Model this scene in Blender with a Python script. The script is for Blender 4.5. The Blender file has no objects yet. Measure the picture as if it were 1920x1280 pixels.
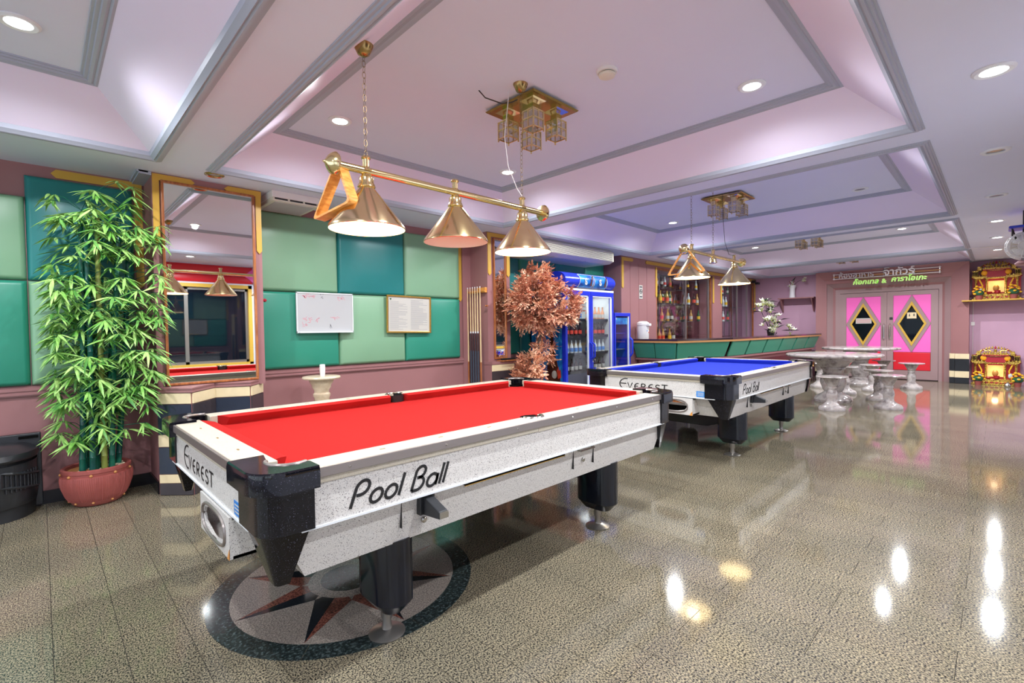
import bpy, bmesh, math, random
from mathutils import Vector, Matrix
random.seed(7)
PI = math.pi
scene = bpy.context.scene
COL = scene.collection

# ------------------------------------------------------------------ camera
YAW, PITCH, ROLL = 0.792896, 0.02506, 0.014387
CAM_H = 1.3
def cam_axes():
    f = Vector((math.cos(YAW)*math.cos(PITCH), math.sin(YAW)*math.cos(PITCH), -math.sin(PITCH)))
    r = Vector((math.sin(YAW), -math.cos(YAW), 0)); d = f.cross(r)
    r2 = math.cos(ROLL)*r + math.sin(ROLL)*d; d2 = -math.sin(ROLL)*r + math.cos(ROLL)*d
    return r2, d2, f
R2, D2, FW = cam_axes()
cam_data = bpy.data.cameras.new('camera')
cam_data.sensor_width = 36.0; cam_data.lens = 36.0*899.963/1920.0; cam_data.clip_start = 0.02
cam = bpy.data.objects.new('camera', cam_data); COL.objects.link(cam)
mw = Matrix.Identity(4)
for i, v in enumerate((R2, -D2, -FW)):
    for k in range(3): mw[k][i] = v[k]
mw[0][3], mw[1][3], mw[2][3] = 0, 0, CAM_H
cam.matrix_world = mw
scene.camera = cam

# ------------------------------------------------------------------ world, exposure
scene.view_settings.view_transform = 'Standard'
scene.view_settings.look = 'None'
scene.view_settings.gamma = 1.0
scene.view_settings.use_curve_mapping = False
scene.view_settings.exposure = 0.34
world = bpy.data.worlds.new('sky'); scene.world = world
world.use_nodes = True
bg = world.node_tree.nodes['Background']
bg.inputs[0].default_value = (0.80, 0.90, 1.0, 1); bg.inputs[1].default_value = 2.0
scene.cycles.max_bounces = 10
scene.cycles.diffuse_bounces = 7
scene.cycles.glossy_bounces = 6
scene.cycles.transparent_max_bounces = 12
scene.cycles.sample_clamp_indirect = 6.0
scene.cycles.caustics_reflective = True
scene.cycles.blur_glossy = 1.5
scene.cycles.caustics_refractive = False
DOWN_W = 100.0      # ceiling downlight power
LAMP_W = 9.0      # table lamp bulb power

# ------------------------------------------------------------------ helpers
def lin(v):
    v /= 255.0
    return v/12.92 if v <= 0.04045 else ((v+0.055)/1.055)**2.4
def C(r, g, b): return (lin(r), lin(g), lin(b), 1.0)

class MB:
    def __init__(s): s.v = []; s.f = []
    def add(s, vs, fs, M=None):
        o = len(s.v)
        if M is not None: vs = [M @ Vector(p) for p in vs]
        s.v += [tuple(p) for p in vs]; s.f += [tuple(i+o for i in f) for f in fs]
        return s
    def box(s, x0, x1, y0, y1, z0, z1, M=None):
        vs = [(x0,y0,z0),(x1,y0,z0),(x1,y1,z0),(x0,y1,z0),(x0,y0,z1),(x1,y0,z1),(x1,y1,z1),(x0,y1,z1)]
        return s.add(vs, [(0,3,2,1),(4,5,6,7),(0,1,5,4),(1,2,6,5),(2,3,7,6),(3,0,4,7)], M)
    def cbox(s, c, d, M=None):
        return s.box(c[0]-d[0]/2, c[0]+d[0]/2, c[1]-d[1]/2, c[1]+d[1]/2, c[2]-d[2]/2, c[2]+d[2]/2, M)
    def prism(s, poly, a, b, axis='z', M=None):
        n = len(poly)
        def P(p, t):
            if axis == 'z': return (p[0], p[1], t)
            if axis == 'y': return (p[0], t, p[1])
            return (t, p[0], p[1])
        vs = [P(p, a) for p in poly] + [P(p, b) for p in poly]
        fs = [tuple(range(n-1, -1, -1)), tuple(range(n, 2*n))]
        fs += [(i, (i+1) % n, n+(i+1) % n, n+i) for i in range(n)]
        return s.add(vs, fs, M)
    def loft(s, rings, close=True, cap0=True, cap1=True, M=None):
        n = len(rings[0]); vs = [p for r in rings for p in r]; fs = []
        m = n if close else n-1
        for k in range(len(rings)-1):
            for i in range(m):
                j = (i+1) % n
                fs.append((k*n+i, k*n+j, (k+1)*n+j, (k+1)*n+i))
        if cap0: fs.append(tuple(range(n-1, -1, -1)))
        if cap1: fs.append(tuple((len(rings)-1)*n+i for i in range(n)))
        return s.add(vs, fs, M)
    def lathe(s, prof, seg=24, c=(0,0,0), M=None, cap=True):
        rings = []
        for r, z in prof:
            rings.append([(c[0]+r*math.cos(2*PI*i/seg), c[1]+r*math.sin(2*PI*i/seg), c[2]+z) for i in range(seg)])
        return s.loft(rings, True, cap, cap, M)
    def tube(s, pts, r, seg=8, closed=False, M=None):
        pts = [Vector(p) for p in pts]; n = len(pts); rings = []
        up = Vector((0,0,1)); prev = None
        for i in range(n):
            if closed: t = pts[(i+1) % n]-pts[i-1]
            else: t = pts[min(i+1, n-1)]-pts[max(i-1, 0)]
            t.normalize()
            if prev is None:
                a = t.cross(up)
                if a.length < 1e-3: a = t.cross(Vector((1,0,0)))
            else:
                a = prev - t*prev.dot(t)
            a.normalize(); prev = a; b = t.cross(a)
            rr = r[i] if isinstance(r, (list, tuple)) else r
            rings.append([tuple(pts[i]+a*rr*math.cos(2*PI*k/seg)+b*rr*math.sin(2*PI*k/seg)) for k in range(seg)])
        if closed: rings.append(rings[0])
        return s.loft(rings, True, not closed, not closed, M)
    def torus(s, R, r, seg=16, rs=6, M=None, a0=0, a1=2*PI):
        full = abs(a1-a0-2*PI) < 1e-6
        n = seg if full else seg+1
        pts = [(R*math.cos(a0+(a1-a0)*i/seg), R*math.sin(a0+(a1-a0)*i/seg), 0) for i in range(n)]
        return s.tube(pts, r, rs, full, M)
    def sweep_rect(s, x0, x1, y0, y1, prof):
        # prof: (offset outward, z)
        rings = []
        for o, z in prof:
            rings.append([(x0-o,y0-o,z),(x1+o,y0-o,z),(x1+o,y1+o,z),(x0-o,y1+o,z)])
        return s.loft(rings, True, False, False)
    def sphere(s, c, r, seg=12, rings=8, sc=(1,1,1), M=None):
        prof = []
        rr = []
        for k in range(rings+1):
            a = -PI/2+PI*k/rings
            rr.append([(c[0]+sc[0]*r*max(math.cos(a), 0.02)*math.cos(2*PI*i/seg), c[1]+sc[1]*r*max(math.cos(a), 0.02)*math.sin(2*PI*i/seg), c[2]+sc[2]*r*math.sin(a)) for i in range(seg)])
        return s.loft(rr, True, True, True, M)
    def ribbon(s, pts, w, frame, closed=False, off=0.0008):
        o, u, v, nrm = frame
        n = len(pts); L = []; Rr = []
        for i in range(n):
            if closed: a = pts[i-1]; b = pts[(i+1) % n]
            else: a = pts[max(i-1, 0)]; b = pts[min(i+1, n-1)]
            tx, ty = b[0]-a[0], b[1]-a[1]; l = math.hypot(tx, ty) or 1
            nx, ny = -ty/l*w/2, tx/l*w/2
            L.append((pts[i][0]+nx, pts[i][1]+ny)); Rr.append((pts[i][0]-nx, pts[i][1]-ny))
        P = lambda q: tuple(o+u*q[0]+v*q[1]+nrm*off)
        vs = [P(q) for q in L]+[P(q) for q in Rr]
        fs = [(i, i+1, n+i+1, n+i) for i in range(n-1)]
        if closed: fs.append((n-1, 0, n, 2*n-1))
        return s.add(vs, fs)
    def puff(s, w, h, d, M=None, nu=10, nv=10, e=0.06):
        # cushion: in local x (w), z (h), bulging to -y by d; edge roll width e
        def ramp(t, L):
            q = min(t, L-t)/e
            return 1.0 if q >= 1 else math.sqrt(max(0.0, 1-(1-q)**2))
        def ts(L, n):
            k = max(3, n//3)
            a = [e*(1-math.cos(i/k*PI/2)) for i in range(k+1)]
            m = [e+(L-2*e)*i/3 for i in range(1, 3)]
            return a+m+[L-x for x in reversed(a)]
        us, vs_ = ts(w, nu), ts(h, nv)
        vs = []; fs = []
        for v in vs_:
            for u in us:
                k = min(ramp(u, w), ramp(v, h))
                vs.append((u, -d*k*(0.9+0.1*math.sin(PI*u/w)*math.sin(PI*v/h)), v))
        n = len(us)
        for j in range(len(vs_)-1):
            for i in range(n-1): fs.append((j*n+i, j*n+i+1, (j+1)*n+i+1, (j+1)*n+i))
        return s.add(vs, fs, M)
    def mesh(s, name, smooth=True, angle=38):
        me = bpy.data.meshes.new(name); me.from_pydata(s.v, [], s.f); me.update()
        bm = bmesh.new(); bm.from_mesh(me); bmesh.ops.recalc_face_normals(bm, faces=bm.faces); bm.to_mesh(me); bm.free()
        if smooth:
            me.polygons.foreach_set('use_smooth', [True]*len(me.polygons))
            me.set_sharp_from_angle(angle=math.radians(angle))
        return me
    def build(s, name, mat, parent=None, smooth=True, bevel=0.0, loc=None, rot=None, angle=38):
        o = bpy.data.objects.new(name, s.mesh(name, smooth, angle)); COL.objects.link(o)
        if mat is not None: o.data.materials.append(MAT[mat])
        if parent is not None: o.parent = parent
        if loc: o.location = loc
        if rot: o.rotation_euler = rot
        if bevel:
            m = o.modifiers.new('bevel', 'BEVEL'); m.width = bevel; m.segments = 2; m.limit_method = 'ANGLE'
        return o

def tag(o, label=None, cat=None, group=None, kind=None):
    if label: o['label'] = label
    if cat: o['category'] = cat
    if group: o['group'] = group
    if kind: o['kind'] = kind
    return o
def empty(name, loc=(0,0,0), rz=0.0):
    o = bpy.data.objects.new(name, None); COL.objects.link(o); o.location = loc; o.rotation_euler = (0,0,rz); o.empty_display_size = 0.1
    return o
def inst(src, name, parent, loc=(0,0,0), rot=(0,0,0), sc=(1,1,1), M=None):
    o = bpy.data.objects.new(name, src.data if hasattr(src, 'data') else src); COL.objects.link(o)
    o.parent = parent
    if M is not None: o.matrix_local = M
    else: o.location = loc; o.rotation_euler = rot; o.scale = sc
    return o
def copy_tree(o, parent=None):
    c = o.copy(); COL.objects.link(c); c.parent = parent
    for ch in list(o.children): copy_tree(ch, c)
    return c
def T(x, y, z): return Matrix.Translation((x, y, z))
def RX(a): return Matrix.Rotation(a, 4, 'X')
def RY(a): return Matrix.Rotation(a, 4, 'Y')
def RZ(a): return Matrix.Rotation(a, 4, 'Z')
def arc(cx, cy, rx, ry, a0, a1, n=10):
    return [(cx+rx*math.cos(math.radians(a0+(a1-a0)*i/n)), cy+ry*math.sin(math.radians(a0+(a1-a0)*i/n))) for i in range(n+1)]
def light(name, kind, loc, power, color=(1,1,1), parent=None, **k):
    l = bpy.data.lights.new(name, kind); l.energy = power; l.color = color
    for a, b in k.items(): setattr(l, a, b)
    o = bpy.data.objects.new(name, l); COL.objects.link(o); o.location = loc
    if parent is not None: o.parent = parent
    return o

# ------------------------------------------------------------------ materials
MAT = {}
def mat(name, col, rough=0.5, metal=0.0, spec=0.5, coat=0.0, emit=None, estr=0.0, bump=0.0, bscale=60.0, var=0.0, vscale=3.0):
    m = bpy.data.materials.new(name); m.use_nodes = True; nt = m.node_tree; b = nt.nodes['Principled BSDF']
    b.inputs['Base Color'].default_value = col; b.inputs['Roughness'].default_value = rough
    b.inputs['Metallic'].default_value = metal; b.inputs['Specular IOR Level'].default_value = spec
    b.inputs['Coat Weight'].default_value = coat; b.inputs['Coat Roughness'].default_value = 0.05
    if emit: b.inputs['Emission Color'].default_value = emit; b.inputs['Emission Strength'].default_value = estr
    g = None
    if bump or var:
        g = nt.nodes.new('ShaderNodeNewGeometry')
    if var:
        n = nt.nodes.new('ShaderNodeTexNoise'); n.inputs['Scale'].default_value = vscale; n.inputs['Detail'].default_value = 4
        nt.links.new(g.outputs['Position'], n.inputs['Vector'])
        mx = nt.nodes.new('ShaderNodeMix'); mx.data_type = 'RGBA'
        mx.inputs['A'].default_value = tuple(c*(1-var) for c in col[:3])+(1,); mx.inputs['B'].default_value = tuple(min(1, c*(1+var)) for c in col[:3])+(1,)
        nt.links.new(n.outputs['Fac'], mx.inputs['Factor']); nt.links.new(mx.outputs['Result'], b.inputs['Base Color'])
    if bump:
        n2 = nt.nodes.new('ShaderNodeTexNoise'); n2.inputs['Scale'].default_value = bscale; n2.inputs['Detail'].default_value = 3
        nt.links.new(g.outputs['Position'], n2.inputs['Vector'])
        bp = nt.nodes.new('ShaderNodeBump'); bp.inputs['Strength'].default_value = bump; bp.inputs['Distance'].default_value = 0.003
        nt.links.new(n2.outputs['Fac'], bp.inputs['Height']); nt.links.new(bp.outputs['Normal'], b.inputs['Normal'])
    MAT[name] = m
    return m
def speckle(name, stops, scale=140.0, rough=0.2, spec=0.5, coat=0.0, detail=2.0, objvar=0.0, cloud=0.0, aniso=(1,1,1), warm=None):
    m = bpy.data.materials.new(name); m.use_nodes = True; nt = m.node_tree; b = nt.nodes['Principled BSDF']
    b.inputs['Roughness'].default_value = rough; b.inputs['Specular IOR Level'].default_value = spec; b.inputs['Coat Weight'].default_value = coat
    b.inputs['Coat Roughness'].default_value = 0.03
    g = nt.nodes.new('ShaderNodeNewGeometry')
    mp = nt.nodes.new('ShaderNodeMapping'); mp.inputs['Scale'].default_value = aniso
    nt.links.new(g.outputs['Position'], mp.inputs['Vector'])
    n = nt.nodes.new('ShaderNodeTexNoise'); n.inputs['Scale'].default_value = scale; n.inputs['Detail'].default_value = detail; n.inputs['Roughness'].default_value = 0.6
    nt.links.new(mp.outputs['Vector'], n.inputs['Vector'])
    r = nt.nodes.new('ShaderNodeValToRGB'); cr = r.color_ramp
    while len(cr.elements) < len(stops): cr.elements.new(0.5)
    for e, (p, c) in zip(cr.elements, stops): e.position = p; e.color = c
    nt.links.new(n.outputs['Fac'], r.inputs['Fac'])
    out = r.outputs['Color']
    if cloud:
        n2 = nt.nodes.new('ShaderNodeTexNoise'); n2.inputs['Scale'].default_value = 2.2; n2.inputs['Detail'].default_value = 3
        nt.links.new(g.outputs['Position'], n2.inputs['Vector'])
        mx = nt.nodes.new('ShaderNodeMix'); mx.data_type = 'RGBA'; mx.blend_type = 'MULTIPLY'; mx.inputs['Factor'].default_value = 1.0
        r2 = nt.nodes.new('ShaderNodeValToRGB'); r2.color_ramp.elements[0].position = 0.35; r2.color_ramp.elements[1].position = 0.68
        w = warm or (1.0, 1.0, 1.0, 1)
        r2.color_ramp.elements[0].color = (1-cloud, 1-cloud*0.9, 1-cloud*0.8, 1); r2.color_ramp.elements[1].color = w
        nt.links.new(n2.outputs['Fac'], r2.inputs['Fac'])
        nt.links.new(out, mx.inputs['A']); nt.links.new(r2.outputs['Color'], mx.inputs['B']); out = mx.outputs['Result']
    if objvar:
        oi = nt.nodes.new('ShaderNodeObjectInfo'); ma = nt.nodes.new('ShaderNodeMapRange')
        ma.inputs['To Min'].default_value = 1-objvar; ma.inputs['To Max'].default_value = 1.0
        nt.links.new(oi.outputs['Random'], ma.inputs['Value'])
        mx = nt.nodes.new('ShaderNodeMix'); mx.data_type = 'RGBA'; mx.blend_type = 'MULTIPLY'; mx.inputs['Factor'].default_value = 1.0
        nt.links.new(out, mx.inputs['A']); nt.links.new(ma.outputs['Result'], mx.inputs['B']); out = mx.outputs['Result']
    nt.links.new(out, b.inputs['Base Color'])
    MAT[name] = m
def thin_glass(name, tint=(1,1,1,1), refl=0.12):
    m = bpy.data.materials.new(name); m.use_nodes = True; nt = m.node_tree; nt.nodes.clear()
    o = nt.nodes.new('ShaderNodeOutputMaterial'); mx = nt.nodes.new('ShaderNodeMixShader'); t = nt.nodes.new('ShaderNodeBsdfTransparent')
    gl = nt.nodes.new('ShaderNodeBsdfGlossy'); gl.inputs['Roughness'].default_value = 0.02; t.inputs['Color'].default_value = tint
    mx.inputs[0].default_value = refl
    nt.links.new(t.outputs[0], mx.inputs[1]); nt.links.new(gl.outputs[0], mx.inputs[2]); nt.links.new(mx.outputs[0], o.inputs['Surface'])
    MAT[name] = m
def leafmat(name, c1, c2, rough=0.5):
    m = bpy.data.materials.new(name); m.use_nodes = True; nt = m.node_tree; b = nt.nodes['Principled BSDF']; b.inputs['Roughness'].default_value = rough
    g = nt.nodes.new('ShaderNodeNewGeometry'); n = nt.nodes.new('ShaderNodeTexNoise'); n.inputs['Scale'].default_value = 9.0
    nt.links.new(g.outputs['Position'], n.inputs['Vector'])
    r = nt.nodes.new('ShaderNodeValToRGB'); r.color_ramp.elements[0].position = 0.35; r.color_ramp.elements[1].position = 0.65
    r.color_ramp.elements[0].color = c1; r.color_ramp.elements[1].color = c2
    nt.links.new(n.outputs['Fac'], r.inputs['Fac']); nt.links.new(r.outputs['Color'], b.inputs['Base Color'])
    MAT[name] = m
def woodmat(name, c1, c2, scale=(3, 40, 40), rough=0.35):
    m = bpy.data.materials.new(name); m.use_nodes = True; nt = m.node_tree; b = nt.nodes['Principled BSDF']; b.inputs['Roughness'].default_value = rough
    g = nt.nodes.new('ShaderNodeNewGeometry'); mp = nt.nodes.new('ShaderNodeMapping'); mp.inputs['Scale'].default_value = scale
    n = nt.nodes.new('ShaderNodeTexNoise'); n.inputs['Scale'].default_value = 1.5; n.inputs['Detail'].default_value = 5
    nt.links.new(g.outputs['Position'], mp.inputs['Vector']); nt.links.new(mp.outputs['Vector'], n.inputs['Vector'])
    r = nt.nodes.new('ShaderNodeValToRGB'); r.color_ramp.elements[0].color = c1; r.color_ramp.elements[1].color = c2
    r.color_ramp.elements[0].position = 0.3; r.color_ramp.elements[1].position = 0.7
    nt.links.new(n.outputs['Fac'], r.inputs['Fac']); nt.links.new(r.outputs['Color'], b.inputs['Base Color'])
    MAT[name] = m

mat('mauve_grey', C(158,130,130), 0.4, bump=0.03, var=0.05)
mat('mauve', C(154,108,108), 0.42, bump=0.03, var=0.05)
mat('purple', C(192,152,174), 0.5, var=0.10, vscale=2.0)
mat('lilac', C(218,222,240), 0.55, var=0.02)
mat('lilac_pink', C(234,224,244), 0.5, var=0.02)
mat('moulding', C(168,174,188), 0.4)
mat('goldpaint', C(206,164,62), 0.4, var=0.06)
mat('green_light', C(128,170,136), 0.38, var=0.03)
mat('green_dark', C(48,140,116), 0.36, var=0.05)
mat('teal', C(34,124,122), 0.36, var=0.05)
mat('red_pad', C(216,34,48), 0.35)
mat('pink_pad', C(246,106,190), 0.35)
mat('black_base', C(26,26,30), 0.15, spec=0.35)
speckle('granite', [(0.37, C(38,37,35)), (0.45, C(76,72,65)), (0.505, C(134,125,105)), (0.60, C(170,157,128)), (0.75, C(180,158,124))], scale=150, rough=0.075, spec=0.6, objvar=0.12, cloud=0.2, aniso=(1.2,0.8,1), detail=3.5)
speckle('granite_dark', [(0.35, C(24,30,30)), (0.55, C(48,58,58)), (0.75, C(104,118,118))], scale=70, rough=0.1, spec=0.6, detail=3)
speckle('granite_grey', [(0.3, C(84,78,74)), (0.5, C(140,130,122)), (0.7, C(176,164,152))], scale=160, rough=0.14, spec=0.6)
speckle('granite_red', [(0.3, C(48,30,28)), (0.5, C(112,66,56)), (0.7, C(150,96,80))], scale=110, rough=0.14, spec=0.6)
speckle('granite_black', [(0.3, C(14,16,20)), (0.6, C(34,38,44)), (0.8, C(58,62,66))], scale=120, rough=0.1, spec=0.6)
mat('grout', C(46,42,38), 0.8)
speckle('laminate', [(0.30, C(92,88,88)), (0.36, C(160,156,154)), (0.405, C(208,205,200)), (1.0, C(216,213,208))], scale=300, rough=0.3, spec=0.4, detail=1.0)
speckle('rail_top', [(0.30, C(172,162,142)), (0.45, C(194,186,168)), (1.0, C(202,194,178))], scale=160, rough=0.3, spec=0.4)
mat('felt_red', C(160,27,25), 0.92, spec=0.1, bump=0.05, bscale=500, var=0.04, vscale=5)
mat('felt_blue', C(32,50,170), 0.92, spec=0.1, bump=0.05, bscale=500, var=0.04, vscale=5)
speckle('casting', [(0.0, C(12,12,17)), (0.68, C(15,15,21)), (0.76, C(110,110,130))], scale=330, rough=0.07, spec=0.4, coat=0.0, detail=1)
mat('black_gloss', C(18,22,32), 0.12, spec=0.5)
mat('black_rubber', C(20,20,22), 0.5)
mat('void', C(10,9,9), 0.9, spec=0.1)
mat('alu', C(178,172,168), 0.3, metal=0.85)
mat('edge_metal', C(146,138,134), 0.38, metal=0.7)
mat('foot_metal', C(166,162,156), 0.3, metal=0.8)
mat('chrome', C(214,212,208), 0.14, metal=1.0)
mat('steel', C(170,168,162), 0.25, metal=1.0)
mat('brass', C(234,214,160), 0.15, metal=1.0)
mat('brass_dark', C(170,142,90), 0.22, metal=1.0)
mat('brass_copper', C(236,212,166), 0.14, metal=1.0)
mat('chain_metal', C(128,108,78), 0.4, metal=0.9)
mat('shade_inside', C(250,240,214), 0.5)
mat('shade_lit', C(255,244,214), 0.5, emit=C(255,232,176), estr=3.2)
mat('bulb', C(255,244,220), 0.4, emit=C(255,226,170), estr=9.0)
mat('lamp_white', C(255,255,255), 0.4, emit=(1,0.99,0.97,1), estr=16.0)
mat('lamp_off', C(150,150,150), 0.2, metal=0.5)
mat('lettering', C(22,22,24), 0.5)
mat('white_plastic', C(232,230,226), 0.35)
mat('ivory_plastic', C(222,218,200), 0.4)
mat('dark_plastic', C(36,38,42), 0.4)
mat('black_plastic', C(40,42,46), 0.32)
mat('board_white', C(182,183,183), 0.25)
mat('paper', C(194,191,182), 0.7)
mat('print_grey', C(150,150,152), 0.8)
mat('print_red', C(214,110,124), 0.8)
mat('print_dark', C(50,50,60), 0.8)
mat('sticker_blue', C(40,130,210), 0.4)
mat('gold_frame', C(206,166,84), 0.25, metal=0.8)
woodmat('wood_orange', C(196,120,46), C(232,168,88), (14,14,60), 0.3)
woodmat('wood_brown', C(140,78,40), C(186,116,66), (30,30,6), 0.3)
woodmat('wood_cue', C(222,190,140), C(240,214,170), (60,60,6), 0.3)
mat('cue_dark', C(56,34,40), 0.25, coat=0.5)
mat('cue_wrap', C(56,64,78), 0.6)
mat('mirror_glass', C(232,236,236), 0.012, metal=1.0)
mat('mirror_dim', C(176,150,164), 0.03, metal=1.0)
thin_glass('glass_thin', (0.95,0.97,0.97,1), 0.08)
thin_glass('glass_window', (0.98,0.99,1.0,1), 0.05)
thin_glass('lantern_glass', (0.92,0.92,0.95,1), 0.3)
thin_glass('glass_shelf', (0.74,0.86,0.86,1), 0.22)
mat('glass_dark', C(12,20,30), 0.03, spec=0.9)
mat('door_glass', C(14,20,26), 0.04, spec=0.12)
mat('tile_cream', C(226,208,168), 0.22, var=0.12, vscale=14)
mat('tile_navy', C(38,46,62), 0.12, var=0.25, vscale=10)
mat('tile_charcoal', C(58,52,56), 0.2, var=0.15, vscale=10)
leafmat('bamboo_leaf', C(98,162,62), C(176,214,124), 0.4)
leafmat('bamboo_leaf_dark', C(58,118,48), C(112,168,82), 0.4)
leafmat('cane', C(14,78,72), C(28,110,84), 0.25)
mat('cane_yellow', C(138,150,70), 0.35, var=0.15, vscale=8)
mat('terracotta', C(160,84,78), 0.4, var=0.12, vscale=12, bump=0.1, bscale=40)
mat('terracotta_in', C(196,136,80), 0.7)
mat('pebble', C(206,192,166), 0.5, var=0.2, vscale=30)
leafmat('autumn_leaf', C(224,152,118), C(246,206,170), 0.6)
leafmat('autumn_leaf_dark', C(164,98,70), C(214,146,112), 0.6)
mat('bark', C(92,78,72), 0.8, bump=0.4, bscale=60, var=0.2, vscale=20)
mat('fridge_blue', C(28,52,196), 0.28, coat=0.3)
mat('fridge_white', C(226,230,232), 0.35)
mat('fridge_inside', C(214,218,214), 0.5)
speckle('poster_blue', [(0.30, C(14,54,150)), (0.5, C(24,120,206)), (0.62, C(70,170,230)), (0.72, C(200,232,246))], scale=5, rough=0.3, aniso=(1,3.5,1.2), detail=4)
mat('poster_cola', C(84,44,34), 0.25, var=0.3, vscale=20)
mat('poster_red', C(226,72,50), 0.4)
mat('cola', C(46,20,22), 0.12, coat=0.4)
mat('bottle_green', C(40,90,60), 0.12)
mat('bottle_amber', C(190,140,70), 0.15)
mat('bottle_clear', C(206,214,214), 0.12)
mat('can_orange', C(214,150,110), 0.3)
mat('bar_green', C(66,150,124), 0.35)
mat('bar_top', C(58,40,46), 0.16, coat=0.5)
mat('bar_edge', C(196,142,84), 0.35)
mat('lily', C(232,234,210), 0.5)
mat('lily_center', C(170,176,90), 0.6)
mat('leaf_dark', C(28,44,38), 0.4)
mat('vase_white', C(232,232,234), 0.25)
mat('flower_orange', C(206,92,54), 0.5)
mat('flower_yellow', C(240,186,40), 0.6)
mat('flower_gold', C(246,168,20), 0.6)
speckle('marble', [(0.30, C(104,94,92)), (0.42, C(156,146,144)), (0.54, C(192,184,180)), (0.72, C(172,150,146))], scale=8, rough=0.12, spec=0.6, detail=7)
speckle('marble_cream', [(0.3, C(206,182,150)), (0.6, C(232,214,186))], scale=9, rough=0.2, detail=5)
speckle('shrine_gold', [(0.36, C(70,44,24)), (0.46, C(176,134,50)), (0.56, C(220,186,84)), (0.72, C(240,214,120))], scale=55, rough=0.3, detail=3); MAT['shrine_gold'].node_tree.nodes['Principled BSDF'].inputs['Metallic'].default_value = 0.55
mat('shrine_red', C(170,32,48), 0.3)
mat('shrine_glow', C(255,206,120), 0.5, emit=C(255,180,110), estr=0.7)
mat('sign_green', C(190,240,130), 0.4, emit=C(170,235,110), estr=0.25)
mat('sign_green_side', C(44,70,50), 0.5)
mat('sign_white', C(232,226,226), 0.4)
mat('sign_grey', C(196,186,190), 0.4)
mat('cable', C(52,46,44), 0.6)
mat('cable_white', C(216,210,210), 0.5)
mat('door_metal', C(196,188,180), 0.3, metal=0.4)

# ------------------------------------------------------------------ floor
ZC, ZU = 2.614, 2.93
XB, XF = 14.4, -4.2          # back wall, wall behind the camera
YL, YR = 5.2, -0.85          # left wall, right wall
floor = tag(MB().box(XF-.2, XB+.3, YR-.2, YL+.2, -0.08, -0.004).build('floor', 'grout'), 'polished speckled beige granite slab floor', 'floor', kind='structure')
def project(p):
    v = Vector(p)-Vector((0,0,CAM_H)); z = v.dot(FW)
    if z < 0.05: return None
    return (960+899.96*v.dot(R2)/z, 640+899.96*v.dot(D2)/z, z)
TW, TL = 0.2122, 0.85
tile_me = MB().box(-TW/2+.0012, TW/2-.0012, -TL/2+.0012, TL/2-.0012, -0.0045, 0.0).mesh('tile', False); tile_me.materials.append(MAT['granite'])
tiles = []
k0 = int(math.floor((XF-.43)/TW)); k1 = int(math.ceil((XB-.43)/TW))
for k in range(k0, k1+1):
    y = 0.105-1*TL + (0 if k % 2 else TL/2) - TL
    while y < YL:
        cx, cy = .43+(k+.5)*TW, y+TL/2
        if cy+TL/2 > YR and cx < XB+.1 and cx > XF-.1:
            p = project((cx, cy, 0)); vis = p is not None and -150 < p[0] < 2070 and -50 < p[1] < 1450
            tiles.append((0 if vis else 1, p[2] if p else 99, cx, cy))
        y += TL
tiles.sort()
rest = MB()
for i, (vis, d, cx, cy) in enumerate(tiles):
    if i < 300: inst(tile_me, 'tile', floor, (cx, cy, 0))
    else: rest.box(cx-TW/2+.0012, cx+TW/2-.0012, cy-TL/2+.0012, cy+TL/2-.0012, -.0045, 0)
tag(rest.build('far_tiles', 'granite', floor, False), kind='stuff')
# compass rose inlay
CX, CY, RO, RI = 1.136, 2.412, 0.645, 0.548
disc = MB().prism([(CX+RI*math.cos(a*PI/32), CY+RI*math.sin(a*PI/32)) for a in range(64)], -.002, .0006).build('inlay_disc', 'granite_grey', floor, False)
for k in range(8):
    a0, a1 = k*PI/4+.05, (k+1)*PI/4+.05-.004
    pts = [(CX+RO*math.cos(a0+(a1-a0)*i/10), CY+RO*math.sin(a0+(a1-a0)*i/10)) for i in range(11)]
    pts += [(CX+RI*math.cos(a1-(a1-a0)*i/10), CY+RI*math.sin(a1-(a1-a0)*i/10)) for i in range(11)]
    MB().prism(pts, -.002, .001).build('inlay_ring_segment', 'granite_dark', floor, False)
for k in range(8):
    a = k*PI/4; rb = 0.235
    tip = (CX+.54*math.cos(a), CY+.54*math.sin(a)); c = (CX+.12*math.cos(a), CY+.12*math.sin(a))
    for sgn, mt in ((-1, 'granite_black' if k % 2 else 'granite_red'), (1, 'granite_red' if k % 2 else 'granite_black')):
        b = (CX+rb*math.cos(a+sgn*PI/8), CY+rb*math.sin(a+sgn*PI/8))
        MB().prism([tip, b, c] if sgn > 0 else [tip, c, b], -.002, .0012).build('inlay_star_point', mt, floor, False)
MB().prism([(CX+.2*math.cos(a*PI/20), CY+.2*math.sin(a*PI/20)) for a in range(40)], -.002, .0016).build('inlay_hub', 'granite_grey', floor, False)
MB().prism([(CX+.14*math.cos(a*PI/20), CY+.14*math.sin(a*PI/20)) for a in range(40)], -.002, .002).build('inlay_hub', 'granite_dark', floor, False)

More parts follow.
